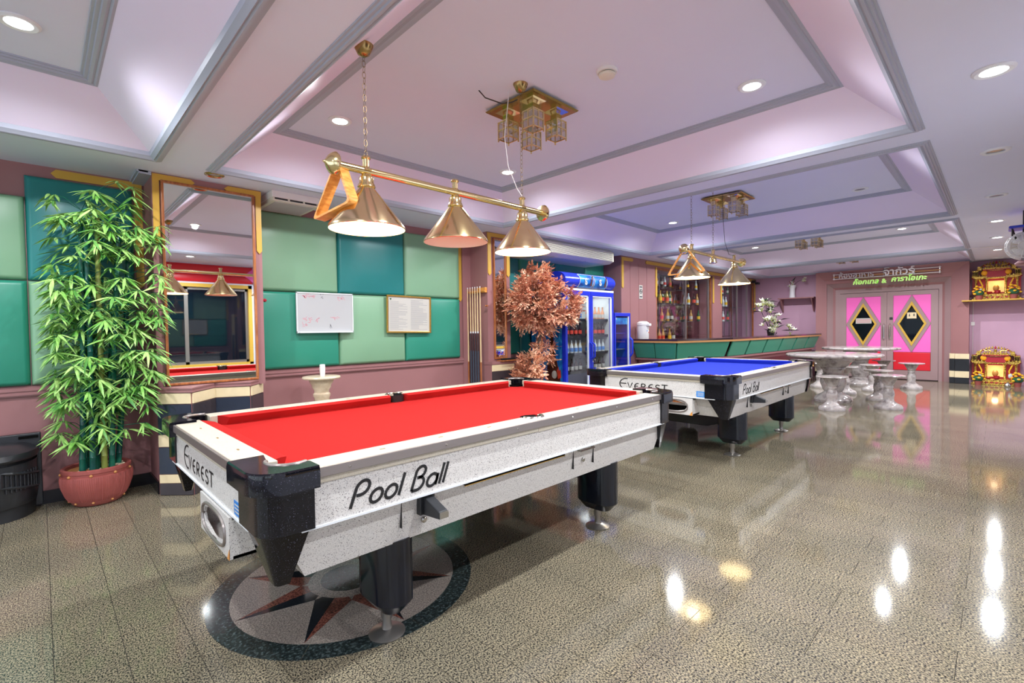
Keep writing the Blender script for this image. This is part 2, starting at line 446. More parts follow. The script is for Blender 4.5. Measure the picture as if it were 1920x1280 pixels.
# ------------------------------------------------------------------ ceiling
cof = [(-2.55,.65),(1.04,4.24),(4.63,7.87),(8.26,11.60),(11.87,14.2)]
CY0, CY1 = .41, 4.43
m = MB().box(XF, XB+.2, YR, CY0, ZC, ZC+.05).box(XF, XB+.2, CY1, YL, ZC, ZC+.05)
edges = [XF]+[e for c in cof for e in c]+[XB+.2]
for i in range(0, len(edges), 2): m.box(edges[i], edges[i+1], CY0, CY1, ZC, ZC+.05)
ceiling = tag(m.build('ceiling', 'lilac', None, False), 'lilac coffered ceiling with grey mouldings', 'ceiling', kind='structure')
IN = 0.37
for (a, b) in cof:
    x0, x1, y0, y1 = a+IN, b-IN, CY0+IN, CY1-IN
    for q in ([(a,CY0,ZC),(b,CY0,ZC),(x1,y0,ZU),(x0,y0,ZU)], [(b,CY0,ZC),(b,CY1,ZC),(x1,y1,ZU),(x1,y0,ZU)],
              [(b,CY1,ZC),(a,CY1,ZC),(x0,y1,ZU),(x1,y1,ZU)], [(a,CY1,ZC),(a,CY0,ZC),(x0,y0,ZU),(x0,y1,ZU)]):
        MB().add(q+[(p[0],p[1],p[2]+.03) for p in q], [(0,1,2,3),(7,6,5,4),(0,4,5,1),(1,5,6,2),(2,6,7,3),(3,7,4,0)]).build('coffer_slope', 'lilac_pink', ceiling, False)
    MB().box(x0-.02, x1+.02, y0-.02, y1+.02, ZU, ZU+.04).build('coffer_panel', 'lilac', ceiling, False)
    MB().sweep_rect(a, b, CY0, CY1, [(-.035,ZC+.03),(-.03,ZC+.002),(-.015,ZC-.012),(-.008,ZC-.02),(.0,ZC-.014),(.008,ZC-.022),(.02,ZC-.022),(.024,ZC-.014),(.036,ZC-.014),(.04,ZC-.006),(.05,ZC-.006),(.052,ZC+.003)]).build('moulding', 'moulding', ceiling, True, angle=20)
    MB().sweep_rect(x0, x1, y0, y1, [(.04,ZU-.028),(.022,ZU-.034),(.012,ZU-.024),(.0,ZU-.03),(-.015,ZU-.028),(-.02,ZU-.018),(-.036,ZU-.018),(-.04,ZU-.008),(-.052,ZU-.008),(-.054,ZU+.003)]).build('moulding', 'moulding', ceiling, True, angle=20)
# recess moulding beside the mirror pillar
MB().box(.60,.68,4.80,5.2,ZC-.03,ZC-.002).box(.585,.66,4.80,5.2,ZC-.015,ZC-.001).build('moulding', 'moulding', ceiling, False)

# ------------------------------------------------------------------ walls
wall_left = tag(MB().box(XF, XB+.2, YL, YL+.15, 0, ZC+.1).build('wall_left', 'mauve', None, False), 'mauve wall with green padded panels and mirror pillars', 'wall', kind='structure')
wall_back = tag(MB().box(XB+.02, XB+.2, YR, YL+.15, 0, ZC+.1).build('wall_back', 'purple', None, False), 'purple end wall around the double doors', 'wall', kind='structure')
wall_right = MB()
# right wall: solid with openings for windows
wins = [(-3.7,-1.2,.72,2.22,'clear'),(.84,3.04,.67,2.24,'dark'),(4.4,6.6,.74,2.22,'dark'),(7.6,10.2,.74,2.22,'dark'),(10.8,13.4,.74,2.22,'dark')]  # the clear first window is unseen, added to let in fill daylight
x = XF
for (a, b, z0, z1, k) in wins:
    wall_right.box(x, a, YR-.15, YR, 0, ZC+.05); wall_right.box(a, b, YR-.15, YR, 0, z0).box(a, b, YR-.15, YR, z1, ZC+.05); x = b
wall_right.box(x, XB+.2, YR-.15, YR, 0, ZC+.05)
wall_right = tag(wall_right.build('wall_right', 'lilac', None, False), 'pale window wall facing the green panels', 'wall', kind='structure')
wf = MB().box(XF-.15, XF, YR-.15, YL+.15, 0, .35).box(XF-.15, XF, YR-.15, YL+.15, 2.4, ZC+.05).box(XF-.15, XF, YR-.15, YR+.3, .35, 2.4).box(XF-.15, XF, YL-.3, YL+.15, .35, 2.4)
wall_front = tag(wf.build('wall_front', 'lilac', None, False), 'shopfront wall with wide windows', 'wall', kind='structure')  # out of view; its glazing is added so sky light fills the room
for n, (a, b, z0, z1, k) in enumerate(wins):
    w = empty('window_%d' % (n+1), ((a+b)/2, YR, z0)); tag(w, ['wide clear side window behind the camera','dark sliding window in a yellow frame facing the big mirror','dark sliding window in a yellow frame facing the blue table','dark sliding window in a yellow frame facing the bar','dark sliding window in a yellow frame facing the display cabinets'][n], 'window', kind='structure')
    W, H = (b-a)/2, z1-z0; f = .065
    fr = MB()
    for (q0,q1,r0,r1) in ((-W,W,0,f),(-W,W,H-f,H),(-W,-W+f,0,H),(W-f,W,0,H)): fr.box(q0,q1,-.02,.03,r0,r1)
    fr.build('outer_frame', 'goldpaint', w, False)
    g = .05; al = MB()
    for (q0,q1,r0,r1) in ((-W+f,W-f,f,f+g),(-W+f,W-f,H-f-g,H-f),(-W+f,-W+f+g,f,H-f),(W-f-g,W-f,f,H-f),(-.03,.03,f,H-f)): al.box(q0,q1,-.06,-.02,r0,r1)
    al.build('sash', 'alu', w, False)
    for sx in (-1, 1):
        MB().box(min(sx*.03, sx*(W-f-g)), max(sx*.03, sx*(W-f-g)), -.05,-.044, f+g, H-f-g).build('pane', 'glass_dark' if k == 'dark' else 'glass_window', w, False)
w = empty('window_6', (XF-.08, 2.2, .35)); tag(w, 'wide clear shopfront window behind the camera', 'window', kind='structure')  # added window, never in view, lets the sky in as fill
fr = MB()
for q in (-2.7,-1.35,0,1.35,2.65): fr.box(-.03,.03,q,q+.05,0,2.05)
fr.build('sash', 'alu', w, False)
MB().box(-.004,.004,-2.7,2.7,0,2.05).build('pane', 'glass_window', w, False)
# red bulkhead and pink lozenges on the right wall
def puffpanel(name, matn, parent, x0, x1, z0, z1, y, d=.03, face=-1, e=.05):
    # face -1 looks to -y ; +1 looks to +y
    M = T(x0, y, z0) if face < 0 else T(x1, y, z0) @ RZ(PI)
    return MB().puff(x1-x0, z1-z0, d, M, e=e).build(name, matn, parent, True, angle=60)
for (a, b) in ((-1.15,.55),(.80,3.06),(3.12,6.9),(7.5,13.8)):
    puffpanel('padded_panel', 'red_pad', wall_right, a, b, 2.27, 2.42, YR, .03, 1); puffpanel('padded_panel', 'red_pad', wall_right, a, b, 2.43, 2.60, YR, .03, 1)
for xc in (.68, 3.10, 7.2):
    MB().prism([(xc-.2,2.43),(xc,2.26),(xc+.2,2.43),(xc,2.60)], YR, YR+.05, 'y').build('padded_panel', 'pink_pad', wall_right, False, .01)

# baseboard, dado trims on the left wall
bbs = MB()
for (a, b) in ((XF,.68),(1.5,4.3),(4.72,7.55)): bbs.box(a, b, YL-.02, YL, 0, .1)
bbs.box(.655,.68,4.80,YL,0,.1)
tag(bbs.build('baseboard_left', 'black_base', None, False), 'black glossy skirting along the panelled wall', 'baseboard', kind='structure')
t = MB()
for (a, b) in ((XF,.68),(1.5,4.3),(4.72,7.55)):
    t.box(a, b, YL-.02, YL, .845, .92).box(a, b, YL-.028, YL, .855, .868).box(a, b, YL-.028, YL, .885, .905)
tag(t.build('trim_1', 'mauve', None, False), 'mauve dado rail under the green panels', 'trim', kind='structure')

# padded panels on the left wall
def wp(x0, x1, z0, z1, mt): return puffpanel('padded_panel', mt, wall_left, x0+.002, x1-.002, z0+.002, z1-.002, YL-.005, .055, -1, .035)
wp(1.505, 2.385, .925, 1.725, 'green_dark'); wp(2.385, 3.235, .925, 1.725, 'green_light'); wp(3.235, 4.10, .925, 1.725, 'green_dark')
wp(1.505, 2.385, 1.725, 2.525, 'green_light'); wp(2.385, 3.235, 1.725, 2.525, 'teal'); wp(3.235, 4.10, 1.725, 2.525, 'green_light')
wp(-.05, .60, 1.725, 2.525, 'teal'); wp(-.05, .60, .925, 1.725, 'green_light')
wp(-.85, -.05, .925, 1.725, 'green_dark'); wp(-.85, -.05, 1.725, 2.36, 'green_light')
wp(-1.65, -.85, .925, 1.725, 'green_light'); wp(-1.65, -.85, 1.725, 2.36, 'green_dark')
for i, (a, b) in enumerate(((4.75,5.25),(5.25,6.1),(6.1,6.9),(6.9,7.5))):
    wp(a, b, .925, 1.725, 'green_dark' if i % 2 == 0 else 'teal'); wp(a, b, 1.725, 2.525, 'teal' if i % 2 == 0 else 'green_dark')
# gold painted borders
def gold(poly, y, d=.012, axis='y'): return MB().prism(poly, y-d, y, axis).build('gold_border', 'goldpaint', wall_left, False)
def hborder(x0, x1, z0, z1, y, pl=True, pr=True, p=.03):
    zm = (z0+z1)/2
    pts = [(x0, z0)] if not pl else [(x0+p, z0)]
    pts += [(x1, z0)] if not pr else [(x1-p, z0), (x1, zm), (x1-p, z1)]
    if not pr: pts += [(x1, z1)]
    pts += [(x0+p, z1), (x0, zm)] if pl else [(x0, z1)]
    gold(pts, y)
def vborder(x0, x1, z0, z1, y, p=.03):
    gold([(x0, z0+p), ((x0+x1)/2, z0), (x1, z0+p), (x1, z1), (x0, z1)], y)
hborder(.10,.665,2.535,2.60,YL, True, False); vborder(.61,.665,1.7,2.535,YL)
hborder(1.51,1.86,2.54,2.60,YL, False, True)
vborder(4.105,4.155,1.69,2.53,YL)
hborder(4.75,5.1,2.54,2.60,YL, False, True)
# pillars
def tile_face(parent, p0, p1, rows, name='tile'):
    v = Vector((p1[0]-p0[0], p1[1]-p0[1], 0)); L = v.length; ang = math.atan2(v.y, v.x)
    for (z0, z1, mt) in rows:
        MB().box(.003, L-.003, -.012, .0, z0+.003, z1-.003).build(name, mt, parent, False, .002, (p0[0], p0[1], 0), (0,0,ang))
ROWS = [(.738,.828,'tile_cream'),(.493,.738,'tile_navy'),(.392,.493,'tile_cream'),(.172,.392,'tile_navy'),(.098,.172,'tile_cream'),(0,.098,'tile_charcoal')]
ROWS2 = [(a, b, 'tile_charcoal' if c == 'tile_navy' else c) for a, b, c in ROWS]
P1 = MB().box(.68, 1.5, 4.82, YL, .83, ZC)
zig = [(.667,4.75),(.862,4.56),(1.086,4.83),(1.335,4.70),(1.5,4.92)]
P1.prism(zig+[(1.5,YL),(.667,YL)], 0, .83)
# profiled ledge following the zigzag
for o, z0, z1 in ((.018,.832,.845),(.012,.845,.858),(.02,.858,.870)):
    P1.prism([(zig[0][0]-.004,zig[0][1]-o),(zig[1][0],zig[1][1]-o*1.4),(zig[2][0],zig[2][1]-o),(zig[3][0],zig[3][1]-o*1.3),(zig[4][0]+.004,zig[4][1]-o),(1.5,YL),(.667,YL)], z0, z1)
pillar1 = P1.build('pillar', 'mauve', wall_left, False)
tile_face(pillar1, zig[0], zig[1], ROWS); tile_face(pillar1, zig[1], zig[2], ROWS2); tile_face(pillar1, zig[2], zig[3], ROWS); tile_face(pillar1, zig[3], zig[4], ROWS2)
hborder(.685,.98,2.555,2.605,4.82, False, True); hborder(1.20,1.5,2.555,2.605,4.82, True, False)
vborder(.685,.73,2.03,2.555,4.82); vborder(1.452,1.498,2.03,2.555,4.82)
P2 = MB().box(4.3, 4.72, 4.82, YL, .83, ZC).box(4.3, 4.72, 4.76, YL, 0, .83).box(4.295,4.725,4.745,YL,.832,.87)
pillar2 = P2.build('pillar', 'mauve', wall_left, False)
tile_face(pillar2, (4.3,4.76), (4.72,4.76), ROWS2)
hborder(4.305,4.72,2.555,2.605,4.82, False, False); vborder(4.31,4.365,2.03,2.555,4.82); vborder(4.655,4.715,2.03,2.555,4.82)
# purple wall strip beside the cue rack
MB().box(4.16,4.3,YL-.03,YL,.0,ZC).build('pilaster', 'mauve', wall_left, False)
P3 = MB().box(7.55, 8.82, 4.82, YL, 0, ZC)
for xx in (7.85,8.15,8.45): P3.box(xx, xx+.006, 4.816, 4.82, 0, 2.5)
P3.build('pillar', 'mauve', wall_left, False)
hborder(7.56,7.95,2.53,2.59,4.82, False, True); vborder(7.56,7.62,2.02,2.53,4.82); vborder(8.78,8.84,1.9,2.5,4.82); hborder(8.4,10.6,2.53,2.59,4.82, True, False); 
MB().box(11.5, 12.05, 4.82, YL, 0, ZC).build('pillar', 'mauve', wall_left, False)
vborder(11.51,11.58,1.85,2.5,4.82); vborder(11.97,12.04,1.85,2.5,4.82); vborder(14.28,14.36,1.7,2.5,4.82); hborder(10.6,14.36,2.53,2.59,4.82, False, False)
# lining of the display niches
MB().box(8.82, 11.5, 4.82, YL, 2.5, ZC).box(12.05, 14.4, 4.82, YL, 2.5, ZC).box(8.82, 11.5, 4.80, YL, .95, 1.0).box(12.05, 14.4, 4.80, YL, .95, 1.0).box(8.82,14.4,4.80,4.82,0,1.0).build('niche_lining', 'mauve', wall_left, False)

# ------------------------------------------------------------------ double doors and their stepped surround
def frame_ring(x0, x1, a, b, parent, mt, name):
    # ring between rect a (inner) and b (outer): (y0, y1, ztop), open at the floor
    MB().box(x0, x1, b[0], a[0], 0, b[2]).box(x0, x1, a[1], b[1], 0, b[2]).box(x0, x1, a[0], a[1], a[2], b[2]).build(name, mt, parent, False)
r0, r1, r2, r3 = (.95,2.80,2.07), (.89,2.90,2.17), (.74,3.06,2.32), (.45,3.27,2.61)
frame_ring(XB-.07, XB+.02, r0, r1, wall_back, 'mauve_grey', 'door_surround')
def splay(a, xa, b, xb, mt):
    # splayed reveal from inner rect a (at xa) out to rect b (at xb), solid back to the wall
    for (p, q, r_, s_) in (((a[0],0),(a[0],a[2]),(b[0],b[2]),(b[0],0)), ((a[1],0),(b[1],0),(b[1],b[2]),(a[1],a[2])), ((a[0],a[2]),(a[1],a[2]),(b[1],b[2]),(b[0],b[2]))):
        xs = [xa if k in ((a[0],0),(a[0],a[2]),(a[1],0),(a[1],a[2])) else xb for k in (p, q, r_, s_)]
        MB().loft([[(x_, k[0], k[1]) for x_, k in zip(xs, (p, q, r_, s_))], [(XB+.02, k[0], k[1]) for k in (p, q, r_, s_)]]).build('door_surround', mt, wall_back, False)
r1b, r2b = (.85,2.95,2.22), (.70,3.10,2.40)
splay(r1, XB-.07, r1b, XB-.10, 'mauve')
splay(r1b, XB-.10, r2, XB-.20, 'mauve_grey')
splay(r2, XB-.22, r2b, XB-.24, 'mauve')
splay(r2b, XB-.24, r3, XB-.34, 'mauve')
# tiled foot of the surround
def tfoot(y0, y1, x):
    for (z0, z1, mt) in ((.53,.645,'tile_cream'),(.27,.53,'black_base'),(.13,.27,'tile_cream'),(0,.13,'black_base')):
        MB().box(x-.02, x, y0, y1, z0+.002, z1-.002).build('tile', mt, wall_back, False, .002)
tfoot(.44,.665,XB-.34); tfoot(.668,.745,XB-.30); tfoot(3.06,3.28,XB-.34)
for (z0, z1, mt) in ((.53,.645,'tile_cream'),(.27,.53,'black_base'),(.13,.27,'tile_cream'),(0,.13,'black_base')):
    MB().box(XB-.30, XB-.16, .742,.756, z0+.002, z1-.002).build('tile', mt, wall_back, False, .002)
def dia(yc, zc, hw, hh): return [(yc-hw,zc),(yc,zc-hh),(yc+hw,zc),(yc,zc+hh)]
def ring_poly(m_, yc, zc, a, b, x0, x1):
    A, B = dia(yc, zc, *a), dia(yc, zc, *b)
    for i in range(4):
        j = (i+1) % 4
        m_.prism([A[i], A[j], B[j], B[i]], x0, x1, 'x')
def door(n, y0, y1, py0, py1, hy, label):
    d = empty('door_%d' % n, (XB, (y0+y1)/2, 0)); tag(d, label, 'door', kind='structure')
    o = Vector((XB, (y0+y1)/2, 0))
    def bld(mb, name, mt, par=None, bevel=0, sm=False):
        return mb.build(name, mt, par or d, sm, bevel)
    oy = -(y0+y1)/2
    S = lambda y: y+oy
    bld(MB().box(-.05,-.005,S(y0),S(y1),.02,2.06), 'leaf_board', 'mauve_grey')
    st = MB()
    for (a,b,z0,z1) in ((y0,py0,.02,2.06),(py1,y1,.02,2.06),(py0,py1,.02,.22),(py0,py1,1.965,2.06)): st.box(-.075,-.05,S(a),S(b),z0,z1)
    bld(st, 'stile_frame', 'mauve_grey')
    yc, zc, hw, hh = (py0+py1)/2, 1.303, (py1-py0)/2, .66
    x = -.05
    for (sy, sz) in ((-1,1),(1,1),(-1,-1),(1,-1)):
        corner = (S(yc+sy*hw), zc+sz*hh); p2 = (S(yc), zc+sz*hh); p3 = (S(yc+sy*hw), zc)
        bld(MB().prism([corner, p2, p3], x-.022, x, 'x'), 'padded_panel', 'pink_pad', None, .008)
    bld(MB().box(x-.022, x, S(py0)+.004, S(py1)-.004, .225, .638), 'padded_panel', 'red_pad', None, .01)
    fr = MB(); ring_poly(fr, S(yc), zc, (hw-.075, hh-.15), (hw, hh), -.085, -.05); bld(fr, 'lozenge_frame', 'mauve_grey')
    fr = MB(); ring_poly(fr, S(yc), zc, (hw-.118, hh-.235), (hw-.072, hh-.143), -.095, -.05); bld(fr, 'lozenge_bead', 'goldpaint')
    bld(MB().prism(dia(S(yc), zc, hw-.11, hh-.22), -.066, -.06, 'x'), 'lozenge_pane', 'door_glass')
    h = MB().tube([(-.075,S(hy),.93),(-.115,S(hy),.96),(-.115,S(hy),1.28),(-.075,S(hy),1.31)], .012, 8)
    hd = bld(h, 'handle', 'chrome', None, 0, True)
    bld(MB().box(-.12,-.109,S(hy)-.014,S(hy)+.014,1.0,1.24), 'grip', 'black_rubber', hd)
    return d, S, yc
d1, S1, yc1 = door(1, 1.872, 2.80, 1.985, 2.672, 1.925, 'pink padded door leaf with white notice on lozenge glass')
d2, S2, yc2 = door(2, .955, 1.868, 1.08, 1.75, 1.81, 'pink padded door leaf with yellow toilet sign on lozenge glass')
MB().box(-.072,-.0665,S1(yc1)-.165,S1(yc1)+.15,1.32,1.45).build('notice', 'paper', d1, False)
for i in range(3): MB().box(-.0735,-.072,S1(yc1)-.14,S1(yc1)+.13,1.345+i*.032,1.355+i*.032).build('notice_print', 'print_red', d1, False)
pl = MB().box(-.072,-.0665,S2(yc2)-.085,S2(yc2)+.085,1.42,1.56).build('toilet_sign', 'tile_cream', d2, False)
for sy in (-.04,.04):
    q = MB().prism([(S2(yc2)+sy-.014,1.47),(S2(yc2)+sy+.014,1.47),(S2(yc2)+sy+.006,1.515),(S2(yc2)+sy-.006,1.515)] if sy > 0 else [(S2(yc2)+sy-.006,1.47),(S2(yc2)+sy+.006,1.47),(S2(yc2)+sy+.014,1.515),(S2(yc2)+sy-.014,1.515)], -.0735, -.072, 'x')
    q.prism(arc(S2(yc2)+sy,1.525,.008,.008,0,330,10), -.0735, -.072, 'x').build('figure', 'print_dark', pl, False)
MB().box(-.08,-.075,S2(1.79)-.03,S2(1.79)+.03,1.40,1.46).build('lock_plate', 'dark_plastic', d2, False)

# sign tubes and lettering above the doors
sg = empty('door_sign', (XB-.34, 1.9, 2.26)); tag(sg, 'neon tube sign rack with Thai lettering above the pink doors', 'sign')
def text(body, name, mt, loc, size, parent, ext=.008, align='CENTER', rot=(PI/2,0,-PI/2), shear=0.0, sp=1.0, off=0.0):
    c = bpy.data.curves.new(name, 'FONT'); c.body = body; c.size = size; c.extrude = ext; c.align_x = align; c.shear = shear; c.space_character = sp; c.offset = off
    c.resolution_u = 3
    o = bpy.data.objects.new(name, c); COL.objects.link(o); o.location = loc; o.rotation_euler = rot; o.parent = parent
    c.materials.append(MAT[mt])
    bpy.context.view_layer.update()
    me = bpy.data.meshes.new_from_object(o.evaluated_get(bpy.context.evaluated_depsgraph_get()))
    n = bpy.data.objects.new(name, me); COL.objects.link(n); n.location = loc; n.rotation_euler = rot; n.parent = parent
    bpy.data.objects.remove(o); bpy.data.curves.remove(c)
    return n
for z, mt in ((.27,'cable_white'),(.21,'bar_edge'),(.16,'cable_white')):
    MB().tube([(0,-1.0,z),(0,1.0,z)], .010, 8).build('tube', mt, sg)
for y in (-.98,-.55,.0,.55,.98): MB().box(0,.02,y-.01,y+.01,.14,.29).build('bracket', 'steel', sg, False)
text('ห้องอาหาร', 'lettering', 'sign_grey', (-.03,.53,.175), .17, sg, .012, off=.003)
text('จากัวร์', 'lettering', 'sign_white', (-.03,-.28,.17), .22, sg, .012, off=.004)
text('ค๊อกเทล', 'lettering', 'sign_green', (-.03,.34,-.0), .155, sg, .012, shear=.2, off=.005)
text('&', 'lettering', 'sign_green', (-.03,-.01,.0), .14, sg, .012, off=.004)
text('คาราโอเกะ', 'lettering', 'sign_green', (-.03,-.45,.02), .155, sg, .012, shear=.2, off=.005)
MB().tube([(.0,.0,.30),(-.03,-.02,.33),(.01,-.1,.345)], .02, 6).build('spot_clamp', 'chrome', sg)

# ------------------------------------------------------------------ pool tables
def stroke_word(glyphs, w, frame, shear=0.0):
    m_ = MB(); x = 0
    for strokes, adv, sc, base in glyphs:
        for st in strokes:
            closed = st[0] == 'c'; pts = [(x+p[0]*sc+(p[1]*sc+base)*shear, p[1]*sc+base) for p in (st[1] if closed else st)]
            m_.ribbon(pts, w, frame, closed)
        x += adv*sc
    return m_
gE = [arc(.5,.5,.5,.5,75,285,18), [(.05,.52),(.55,.52)]]
gV = [[(0,1),(.32,0),(.64,1)]]
ge = [arc(.42,.5,.42,.5,70,290,14), [(.0,.5),(.5,.5)]]
gR = [[(0,0),(0,1)], [(0,1)]+arc(.25,.74,.28,.26,90,-90,8)+[(0,.48)], [(.2,.48),(.6,0)]]
gS = [arc(.3,.76,.26,.24,20,260,10)+arc(.3,.26,.27,.25,80,-160,10)]
gT = [[(-.1,1),(.7,1)], [(.3,1),(.3,0)]]
EVEREST = [(gE,.66,.108,0), (gV,1.0,.062,.006), (ge,1.0,.058,.006), (gR,1.05,.058,.006), (ge,.95,.058,.006), (gS,.92,.058,.006), (gT,1.0,.062,.006)]
gP = [[(0,0),(0,.72)]+arc(.28,.72,.28,.27,180,-90,18)+[(.1,.45)]]
go = [('c', arc(.26,.26,.26,.26,0,340,16))]
gl = [[(0,0),(0,.9)]]
gB = [[(0,0),(0,.75)]+arc(.24,.75,.24,.23,180,-90,16)+[(.12,.52)], [(.2,.52)]+arc(.27,.26,.27,.26,85,-90,9)+[(0,.0)]]
ga = [('c', arc(.26,.26,.26,.26,0,340,16)), [(.52,0),(.52,.5)]]
POOLBALL = [(gP,.78,.093,0),(go,.68,.093,0),(go,.70,.093,0),(gl,.62,.093,0),(gB,.74,.093,0),(ga,.72,.093,0),(gl,.22,.093,0),(gl,.2,.093,0)]
def pool_table(loc, felt, label):
    t = empty('pool_table', loc); tag(t, label, 'pool table', 'pool tables')
    L, W = 1.385, .805
    ZR = .835
    bedp = []
    for sx, sy in ((1,1),(-1,1),(-1,-1),(1,-1)):
        a0 = {(1,1):0,(-1,1):90,(-1,-1):180,(1,-1):270}[(sx,sy)]
        bedp += arc(sx*1.243, sy*.663, .074, .074, a0-60, a0-210, 10) if True else []
        if (sx,sy) == (1,1): bedp += arc(0,.69,.062,.062,-20,-160,8)
        if (sx,sy) == (-1,-1): bedp += arc(0,-.69,.062,.062,160,20,8)
    MB().prism(bedp, .75, .782).build('bed', felt, t, False)
    # cushions
    def cushion(x0, x1, cut0, cut1, M):
        # local: along x from x0..x1 at nose, y = +out ; nose at y 0, back at y .055
        prof = [(.058,.775),(.058,ZR-.001),(.03,ZR-.003),(.0,ZR-.010),(.004,ZR-.022),(.02,.775)]
        r0_ = [(x0-cut0*p[0]/.058, p[0], p[1]) for p in prof]; r1_ = [(x1+cut1*p[0]/.058, p[0], p[1]) for p in prof]
        MB().loft([r0_, r1_], True, True, True, M).build('cushion', felt, t, True)
    for s in (1, -1):
        R_ = Matrix.Identity(4) if s > 0 else RZ(PI)
        cushion(-1.105,-.075,.05,.02, R_ @ T(0,.62,0)); cushion(.075,1.105,.02,.05, R_ @ T(0,.62,0))
        cushion(-.525,.525,.05,.05, RZ(-PI/2*s) @ T(0,1.20,0))
    # rails
    for s in (1, -1):
        for a, b in ((-1.192,-.06),(.06,1.192)):
            y0, y1 = (.676,.796) if s > 0 else (-.796,-.676)
            r = MB().box(a, b, y0, y1, .775, ZR).build('rail', 'rail_top', t, False, .004)
            for k in (1,2,3):
                xx = a+(b-a)*k/4
                MB().box(xx-.012, xx+.012, s*.735-.004, s*.735+.004, ZR, ZR+.0006).build('sight', 'gold_frame', r, False)
        x0, x1 = (1.256,1.376) if s > 0 else (-1.376,-1.256)
        r = MB().box(x0, x1, -.60, .60, .775, ZR).build('rail', 'rail_top', t, False, .004)
        for k in (1,2,3):
            yy = -.62+1.24*k/4
            MB().box(s*1.31-.004, s*1.31+.004, yy-.012, yy+.012, ZR, ZR+.0006).build('sight', 'gold_frame', r, False)
        # connecting white strip behind side pockets
        MB().box(-.06,.06, s*.745 if s > 0 else s*.796, s*.796 if s > 0 else s*.745, .775, ZR).build('rail', 'rail_top', t, False)
        # metal edging
        ys = (.796,.806) if s > 0 else (-.806,-.796)
        e_ = MB().box(-1.2,1.2,ys[0],ys[1],.798,ZR-.001).build('edging', 'edge_metal', t, False, .002)
        for k in range(6):
            xx = -1.08+k*.43
            MB().sphere((xx, s*.807, .816), .0045, 8, 4).build('screw', 'chrome', e_)
        xs = (1.376,1.388) if s > 0 else (-1.388,-1.376)
        MB().box(xs[0],xs[1],-.6,.6,.798,ZR-.001).build('edging', 'edge_metal', t, False, .002)
        # aprons
        ya = (.765,.79) if s > 0 else (-.79,-.765)
        MB().box(-1.25,1.25,ya[0],ya[1],.628,.798).build('apron', 'laminate', t, False)
        MB().box(-1.25,1.25,min(s*.74,s*.797),max(s*.74,s*.797),.622,.630).build('apron_lip', 'fridge_white', t, False)
        xa = (1.345,1.37) if s > 0 else (-1.37,-1.345)
        MB().box(xa[0],xa[1],-.65,.65,.628,.798).build('apron', 'laminate', t, False)
        MB().box(min(s*1.32,s*1.376),max(s*1.32,s*1.376),-.65,.65,.622,.630).build('apron_lip', 'fridge_white', t, False)
    # cabinet below
    cab = MB().loft([[(-1.22,-.73,.44),(1.22,-.73,.44),(1.22,.73,.44),(-1.22,.73,.44)], [(-1.31,-.755,.625),(1.31,-.755,.625),(1.31,.755,.625),(-1.31,.755,.625)]]).build('cabinet', 'laminate', t, False)
    MB().box(-1.0,1.0,-.6,.6,.425,.44).build('bottom_frame', 'black_gloss', t, False)
    # corner castings
    def ccorner(M):
        def A(cx, cy, r, a0, a1, n): return arc(cx, cy, r, r, a0, a1, n)
        cap = [(-.020,.28)]+A(.085,.085,.105,180,270,10)+[(.19,-.020),(.19,.06)]+A(.142,.142,.074,-58,-212,14)+[(.10,.28)]
        cap_in = [(p[0]*.97+.006, p[1]*.97+.006) for p in cap]
        c_ = MB().loft([[(p[0],p[1],.772) for p in cap],[(p[0],p[1],.828) for p in cap],[(p[0]*.988+.002,p[1]*.988+.002,.842) for p in cap],[(p[0],p[1],.847) for p in cap_in]], True, True, True, M).build('corner_casting', 'casting', t, True, 0, angle=30)
        mid = [(.008,.25)]+A(.088,.088,.08,180,270,10)+[(.178,.002),(.178,.12),(.12,.255)]
        MB().loft([[(p[0],p[1],.628) for p in mid],[(p[0],p[1],.774) for p in mid]], True, True, True, M).build('casting_block', 'casting', c_, True, 0, angle=30)
        tip = [(.085+.26*(p[0]-.08), .09+.28*(p[1]-.1)) for p in mid]
        MB().loft([[(p[0],p[1],.44) for p in tip],[(.09+(p[0]-.09)*.86,.11+(p[1]-.11)*.88,.632) for p in mid]], True, True, True, M).build('casting_wedge', 'casting', c_, True, 0, angle=30)
        MB().torus(.073, .009, 18, 6, M @ T(.142,.142,.843), math.radians(148), math.radians(302)).build('pocket_ring', 'edge_metal', c_)
        MB().lathe([(.074,.70),(.074,.80)], 20, (.142,.142,0), M, False).build('pocket_liner', 'void', c_)
        MB().lathe([(.0,.70),(.074,.702)], 20, (.142,.142,0), M).build('pocket_floor', 'void', c_)
    ccorner(T(-L,-W,0)); ccorner(T(L,W,0) @ RZ(PI))
    S_ = Matrix(((0,1,0,0),(1,0,0,0),(0,0,1,0),(0,0,0,1)))
    ccorner(T(L,-W,0) @ RZ(PI/2) @ S_); ccorner(T(-L,W,0) @ RZ(-PI/2) @ S_)
    for s in (1, -1):
        M = Matrix.Identity(4) if s > 0 else RZ(PI)
        MB().torus(.062, .008, 16, 6, M @ T(0,.69,ZR), math.radians(5), math.radians(175)).build('pocket_ring', 'steel', t)
        MB().lathe([(.06,.70),(.06,ZR-.004)], 20, (0,.688,0), M, False).build('pocket_liner', 'black_rubber', t)
        MB().lathe([(.0,.70),(.06,.7005)], 20, (0,.688,0), M).build('pocket_floor', 'void', t)
